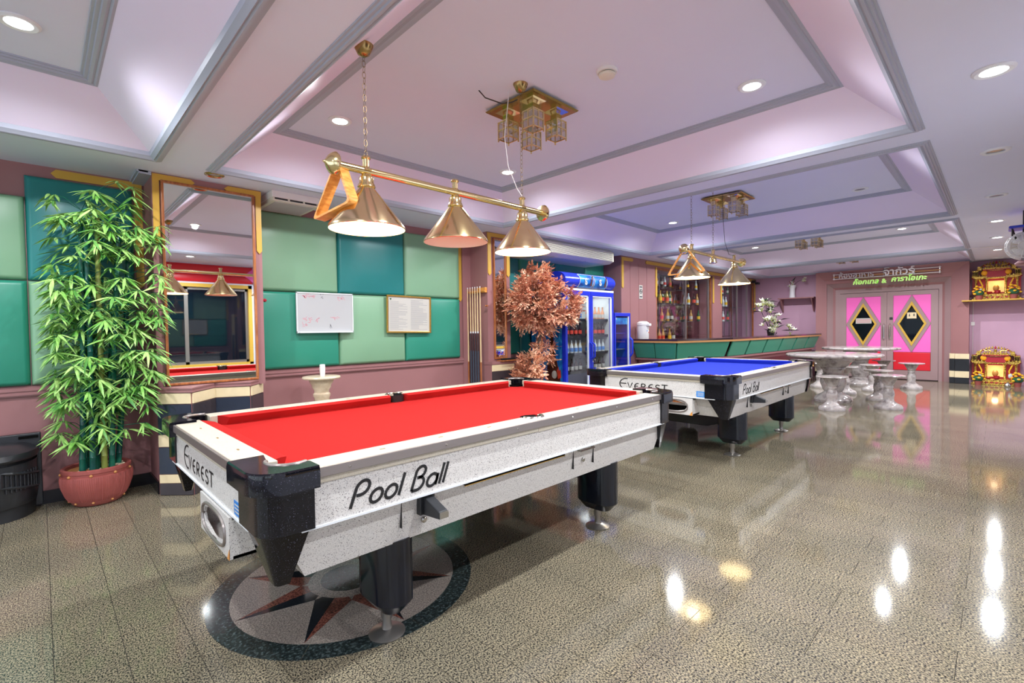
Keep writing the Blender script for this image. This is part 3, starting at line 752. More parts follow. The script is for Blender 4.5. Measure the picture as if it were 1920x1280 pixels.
    # legs
    for x in (-.83,.72):
        MB().prism([(-.52,.44),(-.52,.36),(-.46,.30),(-.36,.27),(.36,.27),(.46,.30),(.52,.36),(.52,.44)], x-.05, x+.05, 'x').build('crossbeam', 'black_gloss', t, False, .006)
        for s in (1, -1):
            yy = s*.6
            def ring(w_, l_, z):
                return [(x+q[0], yy+q[1], z) for q in arc(0, l_, w_, w_, 0, 180, 8)+arc(0, -l_, w_, w_, 180, 360, 8)]
            lg = MB().loft([ring(.045,.05,.125), ring(.082,.06,.175), ring(.082,.06,.445)]).build('leg', 'black_gloss', t, True, 0, angle=30)
            MB().lathe([(.075,0),(.078,.006),(.06,.014),(.022,.024),(.018,.06),(.024,.075),(.024,.13)], 24, (x, yy, 0)).build('levelling_foot', 'foot_metal', lg)
    # ball return box on the near end
    bx = MB()
    y0, y1, z0, z1 = -.44, .0, .455, .615
    hole = arc(-.22,.535,.13,.055,0,345,22)
    bx.box(-1.37,-1.22,y0,y1,z0-.0,z0+.012).box(-1.37,-1.22,y0,y1,z1-.012,z1).box(-1.37,-1.22,y0,y0+.012,z0,z1).box(-1.37,-1.22,y1-.012,y1,z0,z1)
    outer = [(y1,.535),(y1,z1),(-.22,z1),(y0,z1),(y0,.535),(y0,z0),(-.22,z0),(y1,z0)]
    hol8 = [(-.22+.17*math.cos(a), .535+.062*math.sin(a)) for a in (0,.55,PI/2,PI-.55,PI,PI+.55,1.5*PI,2*PI-.55)]
    for i in range(8):
        j = (i+1) % 8; bx.prism([outer[i],outer[j],hol8[j],hol8[i]], -1.382, -1.37, 'x')
    b_ = bx.build('ball_return', 'laminate', t, False)
    MB().tube([(-1.384,p[0],p[1]) for p in [(-.22+.172*math.copysign(abs(math.cos(a))**.7,math.cos(a)), .535+.062*math.copysign(abs(math.sin(a))**.7,math.sin(a))) for a in [k*PI/12 for k in range(24)]]], .007, 6, True).build('opening_ring', 'edge_metal', b_)
    MB().box(-1.26,-1.245,y0+.012,y1-.012,z0+.012,z1-.012).build('opening_back', 'void', b_, False)
    MB().box(-1.368,-1.26,y0+.012,y1-.012,z1-.05,z1-.013).build('opening_lining', 'wood_brown', b_, False)
    MB().prism([(y0,z0-.001),(y0+.03,z0-.001),(y0,z0+.04)], -1.3835, -1.381, 'x').build('chipped_corner', 'wood_orange', b_, False)
    # coin mechanism, lock, cue slot, pull handle
    cm = MB().box(-.765,-.69,-.775,-.745,.535,.615).build('coin_mechanism', 'dark_plastic', t, False, .004)
    MB().prism([(-.885,.545),(-.77,.535),(-.77,.615),(-.79,.61),(-.885,.575)], -.75, -.705, 'x').build('coin_slide', 'dark_plastic', cm, False, .005)
    MB().box(-.748,-.707,-.892,-.884,.548,.574).build('coin_plate', 'steel', cm, False, .002)
    for k in range(6): MB().box(-.745+.006*k,-.742+.006*k,-.782,-.774,.575,.612).build('grip_rib', 'black_rubber', cm, False)
    for (x, z) in ((-.73,.505),(.375,.537)): MB().lathe([(.013,0),(.013,.008),(.008,.012)], 14, (0,0,0), T(x,-.745,z) @ RX(PI/2)).build('lock', 'steel', t)
    MB().box(-.525,.19,-.772,-.75,.604,.621).build('ball_slot', 'void', t, False)
    MB().box(-.525,.19,-.774,-.77,.600,.604).build('slot_trim', 'gold_frame', t, False)
    MB().box(.165,.195,-.785,-.76,.600,.618).build('slot_end', 'chrome', t, False)
    MB().tube([(.32,-.745,.60),(.32,-.775,.60),(.45,-.775,.60),(.45,-.745,.60)], .005, 6).build('pull_handle', 'steel', t)
    for xx in (-.84,.28,.47): MB().box(xx,xx+.002,-.753,-.738,.50,.618).build('panel_seam', 'lettering', t, False)
    # lettering and sticker
    stroke_word(POOLBALL, .0125, (Vector((-1.075,-.7905,.655)), Vector((1,0,0)), Vector((0,0,1)), Vector((0,-1,0))), .38).build('lettering', 'lettering', t, False)
    stroke_word(EVEREST, .0095, (Vector((-1.3705,.37,.655)), Vector((0,-1.36,0)), Vector((0,0,1)), Vector((-1,0,0))), .05).build('lettering', 'lettering', t, False)
    sk = MB().box(-1.3715,-1.37,-.555,-.475,.637,.69).build('sticker', 'sticker_blue', t, False)
    for k in range(3): MB().box(-1.3722,-1.3712,-.545,-.485,.648+k*.013,.653+k*.013).build('sticker_print', 'paper', sk, False)
    return t
pool_table((1.865,2.445,0), 'felt_red', 'speckled white pool table with red cloth standing on the compass inlay')
pool_table((5.795,2.485,0), 'felt_blue', 'speckled white pool table with blue cloth in front of the bar')

# ------------------------------------------------------------------ billiard lamps
link = MB().tube([(p[0],0,p[1]) for p in [(.009*math.cos(a), .017*math.sin(a)) for a in [k*PI/6 for k in range(12)]]], .0013, 5, True)
def chain(parent, x, y, z0, z1):
    m_ = MB(); n = max(1, int((z1-z0)/.028)); st = (z1-z0)/n
    for k in range(n): m_.add(link.v, link.f, T(x, y, z0+(k+.5)*st) @ RZ(k % 2*PI/2))
    return m_.build('chain', 'chain_metal', parent)
def billiard_lamp(loc, halflen, heads, chains, label):
    t = empty('billiard_lamp', loc); tag(t, label, 'lamp', 'brass lamps over the pool tables')
    MB().tube([(-halflen,0,0),(halflen,0,0)], .019, 16).build('bar', 'brass', t)
    for s in (-1, 1):
        MB().lathe([(.012,-.012),(.05,-.006),(.056,.006),(.05,.02),(.036,.034),(.02,.044),(.008,.052),(.004,.062)], 24, (0,0,0), T(s*halflen,0,0) @ RY(s*PI/2)).build('end_cap', 'brass', t)
    for x, lit, copper in heads:
        f_ = MB().lathe([(.02,.072),(.024,.062),(.017,.055),(.017,.02),(.024,.012),(.03,.0)], 16, (x,0,0)).lathe([(.024,-.018),(.03,-.03),(.036,-.036),(.036,-.062),(.042,-.07),(.045,-.082),(.036,-.088)], 20, (x,0,0)).build('fitter', 'brass', t)
        if lit is None: continue
        sh = MB().lathe([(.038,-.085),(.187,-.280),(.190,-.292),(.186,-.294)], 48, (x,0,0), None, False).build('shade', 'brass_copper' if copper else 'brass', t, True, 0, angle=60)
        MB().lathe([(.034,-.088),(.184,-.281),(.186,-.293)], 48, (x,0,0), None, False).build('shade_lining', 'shade_lit' if lit else 'shade_inside', sh, True, 0, angle=60)
        if lit:
            MB().sphere((x,0,-.19), .035, 12, 8, (1,1,1.2)).build('bulb', 'bulb', sh)
            l = light('bulb_light', 'SPOT', (x,0,-.262), LAMP_W, (1.0,.86,.62), t, spot_size=math.radians(128), spot_blend=.35, shadow_soft_size=.07)
    for x, ztop, cone in chains:
        z = ztop-loc[2]
        chain(t, x, 0, .07, z-.05)
        if cone: MB().lathe([(.012,-.055),(.03,-.045),(.046,-.012),(.05,0)], 16, (x,0,z)).build('ceiling_cup', 'brass_dark', t)
    return t
lampA = billiard_lamp((1.785,2.25,2.11), .745, [(-.585,True,True),(-.02,False,False),(.545,True,True)], [(-.585,2.735,True),(.545,2.93,True)], 'three-shade brass billiard lamp hanging over the red pool table')
MB().tube([(.5,.06,.80),(.49,.08,.62),(.42,.03,.45),(.42,0,.25),(.50,0,.12),(.545,0,.08)], .003, 5).build('cord', 'cable_white', lampA)
lampB = billiard_lamp((5.70,2.35,2.125), .81, [(-.63,True,False),(-.07,None,False),(.56,True,False)], [(-.63,2.93,True),(-.07,2.93,True)], 'two-shade brass billiard lamp hanging over the blue pool table')
MB().tube([(.25,.02,.78),(.27,.02,.5),(.30,.01,.2),(.40,0,.06),(.56,0,.06)], .003, 5).build('cord', 'cable', lampB)
# triangle racks hung on the lamp bars
def rack(A, B, Cc, mt, label, w=.058):
    A, B, Cc = Vector(A), Vector(B), Vector(Cc); n = (B-A).cross(Cc-A).normalized(); cen = (A+B+Cc)/3
    t = empty('triangle_rack', (cen.x, cen.y, B.z)); tag(t, label, 'rack', 'wooden triangle racks')
    def rounded(k):
        out = []
        P = [cen+(p-cen)*k for p in (A, B, Cc)]
        for i in range(3):
            p, a, b = P[i], P[i-1], P[(i+1) % 3]; rr = .035*k
            d1, d2 = (a-p).normalized(), (b-p).normalized()
            for s in (0,.25,.5,.75,1):
                q0, q1 = p+d1*rr, p+d2*rr
                out.append(q0*(1-s)**2+p*2*s*(1-s)+q1*s*s)
        return out
    o_, i_ = rounded(1.0), rounded(.87)
    rings = [[tuple(q+n*w/2-Vector(t.location)) for q in o_], [tuple(q-n*w/2-Vector(t.location)) for q in o_], [tuple(q-n*w/2-Vector(t.location)) for q in i_], [tuple(q+n*w/2-Vector(t.location)) for q in i_]]
    m_ = MB(); nn = len(o_)
    vs = [p for r in rings for p in r]; fs = []
    for k in range(4):
        for i in range(nn):
            j = (i+1) % nn; fs.append((k*nn+i, k*nn+j, ((k+1) % 4)*nn+j, ((k+1) % 4)*nn+i))
    m_.add(vs, fs).build('frame', mt, t, True)
    return t
rack((1.075,2.265,2.142), (1.02,2.43,1.858), (1.095,2.165,1.915), 'wood_orange', 'orange wooden triangle rack hung on the lamp over the red table')
rack((4.94,2.36,2.165), (4.92,2.56,1.86), (5.0,2.16,1.88), 'wood_orange', 'orange wooden triangle rack hung on the lamp over the blue table', .03)

# ------------------------------------------------------------------ ceiling lights
def downlight(x, y, z, on, label, mt='fridge_white', power=None, r=.075):
    t = empty('downlight', (x, y, z-.012)); tag(t, label, 'ceiling light', 'recessed downlights')
    MB().lathe([(r*.72,.012),(r*.75,.002),(r,-.002),(r+.012,.006),(r+.012,.012)], 24, (0,0,0), None, False).build('bezel', mt, t)
    MB().lathe([(.0,.010),(r*.74,.0095)], 24).build('lens', 'lamp_white' if on else 'lamp_off', t)
    if on:
        light('downlight_light', 'SPOT', (0,0,-.02), power or DOWN_W, (.93,.96,1.0), t, spot_size=math.radians(165), spot_blend=.6, shadow_soft_size=.035)
    return t
DL = [(-.03,3.58,1,'white downlight in the coffer panel over the bamboo plant'),(1.70,3.58,1,'white downlight in the coffer panel beside the lamp chain over the red table'),
      (3.50,3.58,1,'white downlight in the coffer panel above the cue rack'),(3.49,1.19,1,'white downlight in the coffer panel beyond the smoke detector'),
      (7.08,3.58,1,'white downlight in the coffer panel above the drinks fridge side of the blue table'),(7.09,1.19,0,'unlit downlight in the second coffer panel'),
      (10.65,3.57,1,'white downlight in the third coffer panel above the bar'),(10.56,1.18,1,'white downlight in the third coffer panel above the stone tables'),
      (1.70,1.19,1,'white downlight in the coffer panel nearest the window wall'),(5.3,3.58,1,'white downlight hidden above the first beam toward the bar'),(5.3,1.19,1,'white downlight hidden above the first beam'),
      (8.9,3.57,1,'white downlight hidden above the second beam toward the bar'),(8.9,1.19,1,'white downlight hidden above the second beam'),(12.5,3.57,1,'white downlight hidden above the last beam toward the bar'),(12.5,1.19,1,'white downlight hidden above the last beam'),
      (-.03,1.19,1,'white downlight in the coffer behind the camera'),(-1.83,1.19,1,'white downlight in the coffer by the shopfront'),(-1.83,3.58,1,'white downlight in the coffer by the shopfront wall')]
for x, y, on, lb in DL: downlight(x, y, ZU, on, lb)
for x, on, lb in ((1.85,1,'white downlight in the soffit beside the camera'),(3.577,1,'bright round downlight in the soffit nearest the top right corner'),(5.25,0,'unlit downlight in the soffit, nearer of the two unlit'),(7.08,0,'unlit downlight in the soffit, farther of the two unlit'),(8.84,1,'lit downlight in the soffit in front of the ceiling fan'),(10.54,1,'lit downlight in the soffit behind the blue bracket'),(12.3,1,'lit downlight in the soffit nearest the upper shrine'),(13.9,0,'small unlit downlight above the upper shrine')):
    downlight(x, .03, ZC, on, lb)
downlight(1.07, 4.56, ZC, 0, 'brass unlit downlight in the beam above the big mirror', 'brass_dark', r=.06)

def chandelier(loc, label):
    t = empty('chandelier', loc); tag(t, label, 'ceiling light', 'brass lantern chandeliers')
    MB().loft([[(-.235,-.235,-.03),(.235,-.235,-.03),(.235,.235,-.03),(-.235,.235,-.03)],[(-.245,-.245,-.02),(.245,-.245,-.02),(.245,.245,-.02),(-.245,.245,-.02)],[(-.2,-.2,0),(.2,-.2,0),(.2,.2,0),(-.2,.2,0)]]).build('ceiling_plate', 'brass_dark', t, False)
    for sx in (-1,1):
        for sy in (-1,1):
            cx, cy = sx*.125, sy*.125
            l = MB().loft([[(cx-.03,cy-.03,-.05),(cx+.03,cy-.03,-.05),(cx+.03,cy+.03,-.05),(cx-.03,cy+.03,-.05)],[(cx-.068,cy-.068,-.03),(cx+.068,cy-.068,-.03),(cx+.068,cy+.068,-.03),(cx-.068,cy+.068,-.03)]])
            l.box(cx-.028,cx+.028,cy-.028,cy+.028,-.10,-.05)
            a, z0, z1 = .052, -.225, -.10
            for q in (-1,1):
                for p in (-1,1): l.box(cx+q*a-.004,cx+q*a+.004,cy+p*a-.004,cy+p*a+.004,z0-.015,z1)
            for z in (z0, z0+.062, z1-.006):
                for q in (-1,1): l.box(cx-a,cx+a,cy+q*a-.004,cy+q*a+.004,z,z+.007).box(cx+q*a-.004,cx+q*a+.004,cy-a,cy+a,z,z+.007)
            for q in (-1,1): l.box(cx-.003,cx+.003,cy+q*a-.003,cy+q*a+.003,z0,z1).box(cx+q*a-.003,cx+q*a+.003,cy-.003,cy+.003,z0,z1)
            lo = l.build('lantern', 'brass', t, False)
            g = MB()
            for q in (-1,1): g.box(cx-a,cx+a,cy+q*(a-.002)-.001,cy+q*(a-.002)+.001,z0,z1).box(cx+q*(a-.002)-.001,cx+q*(a-.002)+.001,cy-a,cy+a,z0,z1)
            g.build('lantern_glass', 'lantern_glass', lo, False)
    return t
chandelier((2.645,2.44,ZU), 'brass four-lantern chandelier above the red pool table')
chandelier((6.25,2.42,ZU), 'brass four-lantern chandelier above the blue pool table')
chandelier((9.95,2.42,ZU), 'brass four-lantern chandelier in the third coffer')
chandelier((13.05,2.42,ZU), 'brass four-lantern chandelier nearest the pink doors')
sd = empty('smoke_detector', (2.608,1.756,ZU)); tag(sd, 'white round smoke detector on the coffer panel', 'smoke detector')
MB().lathe([(.04,-.042),(.05,-.038),(.054,-.028),(.05,-.022)], 28).build('sensor', 'ivory_plastic', sd)
MB().lathe([(.046,-.024),(.046,-.016)], 28).build('vent_ring', 'dark_plastic', sd)
MB().lathe([(.062,-.018),(.066,-.01),(.066,0)], 28).build('base', 'white_plastic', sd)
cd = tag(MB().tube([(0,0,0),(.03,-.03,-.05),(.12,-.10,-.085),(.18,-.14,-.07),(.21,-.16,-.05)], .004, 6).build('loose_cable', 'cable', None, True, 0, (2.18,2.50,ZU)), 'loose dark cable hanging from the coffer panel to the chandelier', 'cable')

# ------------------------------------------------------------------ mirrors, boards, rack on the left wall
def mirror(x0, x1, z0, z1, y, fw, label):
    t = empty('wall_mirror', ((x0+x1)/2, y, z0)); tag(t, label, 'mirror')
    W, H = (x1-x0)/2, z1-z0
    MB().box(-W+fw*.5, W-fw*.5, -.014, -.002, fw*.5, H-fw*.5).build('glass', 'mirror_glass', t, False)
    f = MB()
    for (a,b,c,d) in ((-W,W,0,fw),(-W,W,H-fw,H),(-W,-W+fw,fw,H-fw),(W-fw,W,fw,H-fw)): f.box(a,b,-.03,-.001,c,d)
    f.build('frame', 'wood_brown', t, False, .004)
mirror(.738,1.438,.875,2.56,4.82,.02,'tall brown-framed mirror above the zigzag tiles next to the bamboo')
mirror(4.40,4.63,.90,2.54,4.82,.02,'narrow brown-framed mirror beside the cue rack')
wb = empty('whiteboard', (2.213,5.118,1.30)); tag(wb, 'small whiteboard with faint red marker scribbles on the green panels', 'whiteboard')
MB().box(-.305,.305,-.016,0,0,.418).build('board', 'board_white', wb, False)
f = MB()
for (a,b,c,d) in ((-.31,.31,-.006,.008),(-.31,.31,.41,.422),(-.31,-.30,0,.418),(.30,.31,0,.418)): f.box(a,b,-.022,0,c,d)
f.build('frame', 'fridge_white', wb, False)
MB().box(-.29,.29,-.05,-.016,-.006,.004).build('pen_tray', 'fridge_white', wb, False)
rs = random.Random(3)
def scrib(n, cx, cz, w, h, mt, wd=.003):
    m_ = MB()
    for k in range(n):
        x0, z0 = cx+rs.uniform(-w,w), cz+rs.uniform(-h,h); pts = [(x0,z0)]
        for j in range(5): pts.append((pts[-1][0]+rs.uniform(-.004,.012), pts[-1][1]+rs.uniform(-.012,.012)))
        m_.ribbon(pts, wd, (Vector((0,-.0162,0)), Vector((1,0,0)), Vector((0,0,1)), Vector((0,-1,0))), False, .0005)
    m_.build('marker_writing', mt, wb, False)
scrib(16,-.2,.385,.08,.008,'print_red'); scrib(14,-.21,.10,.05,.06,'print_red'); scrib(5,-.1,.13,.02,.02,'print_red'); scrib(8,.16,.37,.06,.02,'print_red'); scrib(6,-.06,.37,.03,.06,'print_dark'); scrib(3,.05,.08,.01,.01,'print_dark'); scrib(5,.08,.16,.04,.005,'print_red')
nb = empty('framed_notice', (3.257,5.118,1.275)); tag(nb, 'gold-framed house rules notice on the green panels', 'notice'); nb.rotation_euler = (0, math.radians(1.0), 0)
MB().box(-.30,.30,-.012,0,.01,.44).build('sheet', 'paper', nb, False)
f = MB()
for (a,b,c,d) in ((-.315,.315,0,.02),(-.315,.315,.435,.455),(-.315,-.295,.02,.435),(.295,.315,.02,.435)): f.box(a,b,-.025,0,c,d)
f.build('frame', 'gold_frame', nb, False, .004)
m_ = MB()
for col in (-.27,.02):
    for k in range(26):
        L = rs.choice((.12,.18,.22,.24,.24)); z = .405-k*.0145
        if col < 0 and k < 2: continue
        m_.box(col, col+L, -.0128, -.012, z, z+.004)
m_.build('printed_text', 'print_grey', nb, False)
MB().prism([(-.275,.415),(-.245,.415),(-.26,.39)], -.0128, -.012, 'y').build('printed_logo', 'bottle_green', nb, False)

cr = empty('cue_rack', (4.29,4.99,1.80)); tag(cr, 'wooden cue rack clip on the mauve pillar side', 'cue rack')
MB().box(-.03,.008,-.165,-.0,-.0,.07).box(-.038,-.03,-.165,.185,.01,.03).box(-.03,.008,.0,.185,-.0,.035).build('clip_bar', 'wood_orange', cr, False, .004)
MB().box(-.09,.008,-.16,.185,-1.62,-1.586).build('foot_bar', 'wood_orange', cr, False, .004)
CUES = [(5.16,'plain'),(5.105,'wrap'),(5.055,'wrap'),(5.005,'wrap'),(4.955,'wrap'),(4.90,'plain')]
lbl = ['plain pale cue at the wall end of the rack','dark-butted cue next to the plain cue at the wall end','dark-butted cue, second of the four wrapped ones','dark-butted cue, third of the four wrapped ones','dark-butted cue next to the plain cue by the mirror','plain pale cue at the mirror end of the rack']
for (y, k), lb in zip(CUES, lbl):
    c = empty('pool_cue', (4.235, y, .215)); tag(c, lb, 'cue', 'cues in the wall rack')
    zt = 1.67
    MB().lathe([(.0105,1.06 if k == 'wrap' else .65),(.0065,zt-.02)], 10).build('shaft', 'wood_cue', c)
    MB().lathe([(.0066,zt-.02),(.006,zt)], 10).build('tip', 'fridge_white', c)
    MB().lathe([(.0125,.80 if k == 'wrap' else 0),(.0106,1.04 if k == 'wrap' else .65)], 10).build('butt', 'cue_dark' if k == 'wrap' else 'wood_brown', c)
    if k == 'wrap':
        MB().lathe([(.0108,1.04),(.0108,1.065)], 10).build('collar', 'fridge_white', c)
        MB().lathe([(.0145,.25),(.0135,.80)], 10).build('grip', 'cue_wrap', c)
        MB().lathe([(.0145,0),(.0145,.25)], 10).build('butt_cap', 'cue_dark', c)
hk = tag(MB().lathe([(.014,0),(.014,.006),(.008,.012),(.008,.03),(.013,.036)], 12, (0,0,0), RX(PI/2)).build('coat_hook', 'wood_brown', None, True, 0, (4.26,4.815,1.62)), 'small brown coat hook on the pillar beside the cues', 'hook')
hk2 = tag(MB().lathe([(.016,0),(.016,.006),(.01,.014),(.018,.04),(.01,.052)], 12, (0,0,0), T(0,0,0) @ RY(PI/2)).build('coat_hook', 'shrine_red', None, True, 0, (1.5,4.9,1.61)), 'small red coat hook on the mirror pillar edge by the green panels', 'hook')

bsf = empty('brush_shelf', (4.55,4.80,.88)); tag(bsf, 'small wooden ledge with black brushes under the narrow mirror', 'shelf')
MB().box(-.11,.17,-.10,.01,-.012,.004).build('ledge', 'wood_brown', bsf, False, .003)
for k in range(3): MB().box(-.09+.085*k,-.02+.085*k,-.085,-.05,.005,.03).build('brush_block', 'black_rubber', bsf, False, .004)
# pedestal with cups
pd = empty('pedestal_table', (2.02,4.80,0)); tag(pd, 'cream stone pedestal table standing below the whiteboard', 'table')
MB().lathe([(.15,.828),(.178,.833),(.184,.844),(.178,.856),(.16,.86)], 40).build('top', 'marble_cream', pd)
MB().lathe([(.15,0),(.155,.05),(.115,.09),(.08,.12),(.072,.64),(.082,.66),(.082,.68),(.07,.695),(.074,.72),(.092,.75),(.092,.765),(.112,.80),(.122,.83)], 32).build('column', 'marble_cream', pd)
cp = empty('paper_cups', (2.015,4.76,.86)); tag(cp, 'white stack of nested paper cups standing on the pedestal', 'cups')
m_ = MB()
m_.lathe([(.022,0),(.027,.06),(.028,.09),(.0285,.094)], 20)
m_.build('cup', 'white_plastic', cp)
for k in range(1, 3): MB().lathe([(.0285,.092+.012*(k-1)),(.0265,.095+.012*(k-1)),(.024,.106+.012*(k-1))], 20).build('cup', 'white_plastic', cp)

# ------------------------------------------------------------------ air conditioners
ac = empty('ceiling_air_unit', (1.78,4.93,ZC)); tag(ac, 'small white ceiling air unit above the left green panel', 'air conditioner')
MB().box(-.22,.22,-.24,.24,-.062,0).build('case', 'white_plastic', ac, False, .005)
MB().box(-.19,.19,-.225,.225,-.078,-.062).build('vent_gap', 'dark_plastic', ac, False)
for xx in (-.205,-.07,.07,.205): MB().box(xx-.008,xx+.008,-.236,.236,-.079,-.062).build('vent_rib', 'ivory_plastic', ac, False)
f = MB()
MB().box(-.215,.215,-.235,.235,-.094,-.078).build('filter_frame', 'ivory_plastic', ac, False, .004)
MB().box(-.18,.18,-.2,.2,-.098,-.092).build('filter', 'sign_grey', ac, False)
ba = empty('ceiling_air_conditioner', (5.9,4.87,ZC)); tag(ba, 'large white ceiling air conditioner above the drinks fridge', 'air conditioner')
MB().prism([(-.30,-.05),(-.30,-.20),(-.22,-.235),(.30,-.235),(.33,-.1),(.33,0),(-.22,0)], -1.04, 1.04, 'x').build('case', 'ivory_plastic', ba, False, .006)
MB().box(-1.0,1.0,-.303,-.299,-.195,-.06).build('outlet', 'dark_plastic', ba, False)
for k in range(8): MB().box(-1.01,1.01,-.309,-.3,-.193+k*.0175,-.184+k*.0175).build('louver', 'ivory_plastic', ba, False)
MB().box(-1.0,-.4,-.2,.28,-.243,-.235).box(-.38,.38,-.2,.28,-.243,-.235).box(.4,1.0,-.2,.28,-.243,-.235).build('intake_panel', 'ivory_plastic', ba, False, .004)

# ------------------------------------------------------------------ bamboo in a pot
bp = empty('potted_bamboo', (.295,4.96,0)); tag(bp, 'bushy artificial bamboo in a terracotta bowl beside the mirror pillar', 'plant')
pot = MB().lathe([(.0,0),(.13,0),(.15,.012),(.19,.08),(.212,.15),(.218,.20),(.214,.235),(.205,.238),(.207,.258),(.212,.262),(.212,.285),(.2,.292),(.186,.285),(.18,.262),(.0,.26)], 56).build('pot', 'terracotta', bp)
for k in range(9):
    a = k*2*PI/9+.3
    MB().sphere((.209*math.cos(a),.209*math.sin(a),.248), .011, 8, 6).build('rivet', 'terracotta_in', pot)
    MB().sphere((.166*math.cos(a),.166*math.sin(a),.034), .009, 8, 6).build('rivet', 'terracotta_in', pot)
gm = MB()
for k in range(110):
    a = k*2*PI/110
    gm.tube([(r_*math.cos(a), r_*math.sin(a), z_) for r_, z_ in ((.172,.045),(.19,.08),(.2125,.15),(.2185,.2),(.2145,.232))], .0022 if k % 12 else .005, 4)
tag(gm.build('ribbing', 'terracotta', pot), kind='stuff')
MB().lathe([(.0,.262),(.184,.263)], 32).build('soil', 'terracotta_in', pot)
rb = random.Random(5)
for k in range(26):
    a, r_ = rb.uniform(0,6.28), .17*math.sqrt(rb.random())
    MB().sphere((r_*math.cos(a), r_*math.sin(a), .272), rb.uniform(.012,.02), 8, 6, (1,.8,.6)).build('pebble', 'pebble', pot)
canes = []
for k, (x, y, lx, ly, hgt, mt) in enumerate([(-.09,-.10,.03,.0,2.15,'cane'),(-.04,-.13,.02,.02,2.25,'cane'),(.03,-.11,.02,.0,2.2,'cane_yellow'),(.0,-.04,.05,.02,2.2,'cane'),(.09,-.10,.06,-.02,2.15,'cane'),(.05,-.02,.10,.03,2.25,'cane'),(-.06,.02,.0,.05,1.9,'cane'),(.12,-.01,.10,.03,2.0,'cane'),(-.02,.08,-.02,.06,2.0,'cane')]):
    pts = []; rr = []; n = 15
    for i in range(n+1):
        z = .24+(hgt-.24)*i/n; q = i/n
        px, py = x+lx*q*1.3+.01*math.sin(3*q+k), y+ly*q
        pts += [(px, py, z-.006), (px, py, z), (px, py, z+.006)]; rr += [.0205-.005*q, .0235-.005*q, .0205-.005*q]
    MB().tube(pts, rr, 10).build('cane', mt, bp)
    canes.append((x, y, lx, ly, hgt))
leaf_v = [(0,0,0),(.03,.0085,-.001),(.07,.0105,-.006),(.115,.0065,-.016),(.155,0,-.027),(.115,-.0065,-.016),(.07,-.0105,-.006),(.03,-.0085,-.001),(.03,0,.003),(.07,0,-.0015),(.115,0,-.012)]
leaf_f = [(0,1,8),(1,2,9,8),(2,3,10,9),(3,4,10),(4,5,10),(5,6,9,10),(6,7,8,9),(7,0,8)]
leaves = []; twigs = MB()
for k in range(285):
    x, y, lx, ly, hgt = canes[k % 9]; q = rb.uniform(.05,1.06)
    if q < .18 and rb.random() < .5: q = rb.uniform(.3,1.0)
    z = .3+(hgt-.3)*q
    base = Vector((x+lx*q*1.3, y+ly*q, z)); a = rb.uniform(0, 2*PI)
    reach = rb.uniform(.05,.38)*(.6+.6*math.sin(PI*min(1,.15+q*.7)))
    if y+math.sin(a)*reach > .16: a = -a
    d = Vector((math.cos(a)*1.02, math.sin(a)*.8, 0)); end = base+d*reach+Vector((0,0,rb.uniform(.02,.16)))
    end.x = max(-.22, min(.42, end.x))
    if end.x > .17 and end.y > -.2: end.y = -.2-rb.random()*.1   # keep clear of the pillar
    twigs.tube([base, (base+end)/2+Vector((0,0,.03)), end], .0022, 4)
    nl = rb.randint(7,10); a2 = math.atan2(end.y-base.y, end.x-base.x)
    for j in range(nl):
        an = a2+(j/(nl-1)-.5)*3.6+rb.uniform(-.15,.15); tilt = rb.uniform(.1,.75)
        s_ = rb.uniform(.75,1.15)
        off = end+Vector((0,0,0))-Vector((math.cos(a2),math.sin(a2),0))*rb.uniform(0,.05)
        M = T(*off) @ RZ(an) @ RY(tilt) @ RX(rb.uniform(-.5,.5)) @ Matrix.Scale(s_, 4)
        tipp = M @ Vector((.15,0,0))
        if tipp.y > .17 or tipp.x < -.335 or tipp.x > .52 or tipp.z > 2.5: continue
        if tipp.x > .355 and tipp.y > -.2: continue
        leaves.append((M, rb.random()))
twigs.build('twigs', 'cane', bp)
lm = []
for nm in ('bamboo_leaf', 'bamboo_leaf_dark'):
    q = MB().add(leaf_v, leaf_f).mesh('leaf', True, 80); q.materials.append(MAT[nm]); lm.append(q)
org = Vector((.295,4.96,0))
leaves.sort(key=lambda L: (org+L[0].translation).length)
rest = [MB(), MB()]
for i, (M, u) in enumerate(leaves):
    w_ = 1 if u < .28 else 0
    if i < 300: inst(lm[w_], 'leaf', bp, M=M)
    else: rest[w_].add(leaf_v, leaf_f, M)
tag(rest[0].build('foliage', 'bamboo_leaf', bp, True, angle=80), kind='stuff'); tag(rest[1].build('foliage', 'bamboo_leaf_dark', bp, True, angle=80), kind='stuff')

# ------------------------------------------------------------------ black floor unit in the left corner
sp = empty('floor_speaker', (-.30,5.05,0)); tag(sp, 'black plastic floor speaker with rounded front at the left edge', 'speaker')
MB().box(-.33,.29,.06,.11,.02,.572).build('back_plate', 'black_plastic', sp, False, .006)
MB().box(.17,.275,.05,.062,.535,.555).build('carry_slot', 'void', sp, False)
def bow(w_, d_, z, n=14): return [(-w_*math.cos(PI*i/n), .08-d_*math.sin(PI*i/n)**.75, z) for i in range(n+1)]
MB().loft([bow(.26,.33,.10),bow(.268,.36,.16),bow(.268,.36,.40)]).build('body', 'black_plastic', sp, True, 0, angle=30)
MB().loft([bow(.24,.33,.385),bow(.246,.34,.40),bow(.246,.34,.43)]).build('control_band', 'dark_plastic', sp, True, 0, angle=30)
MB().loft([bow(.275,.375,.425),bow(.28,.385,.44),bow(.275,.375,.475),bow(.2,.27,.515),bow(.02,.03,.525)]).build('lid', 'black_plastic', sp, True, 0, angle=40)
MB().loft([bow(.25,.30,0),bow(.255,.31,.10)]).build('plinth', 'dark_plastic', sp, True, 0, angle=30)
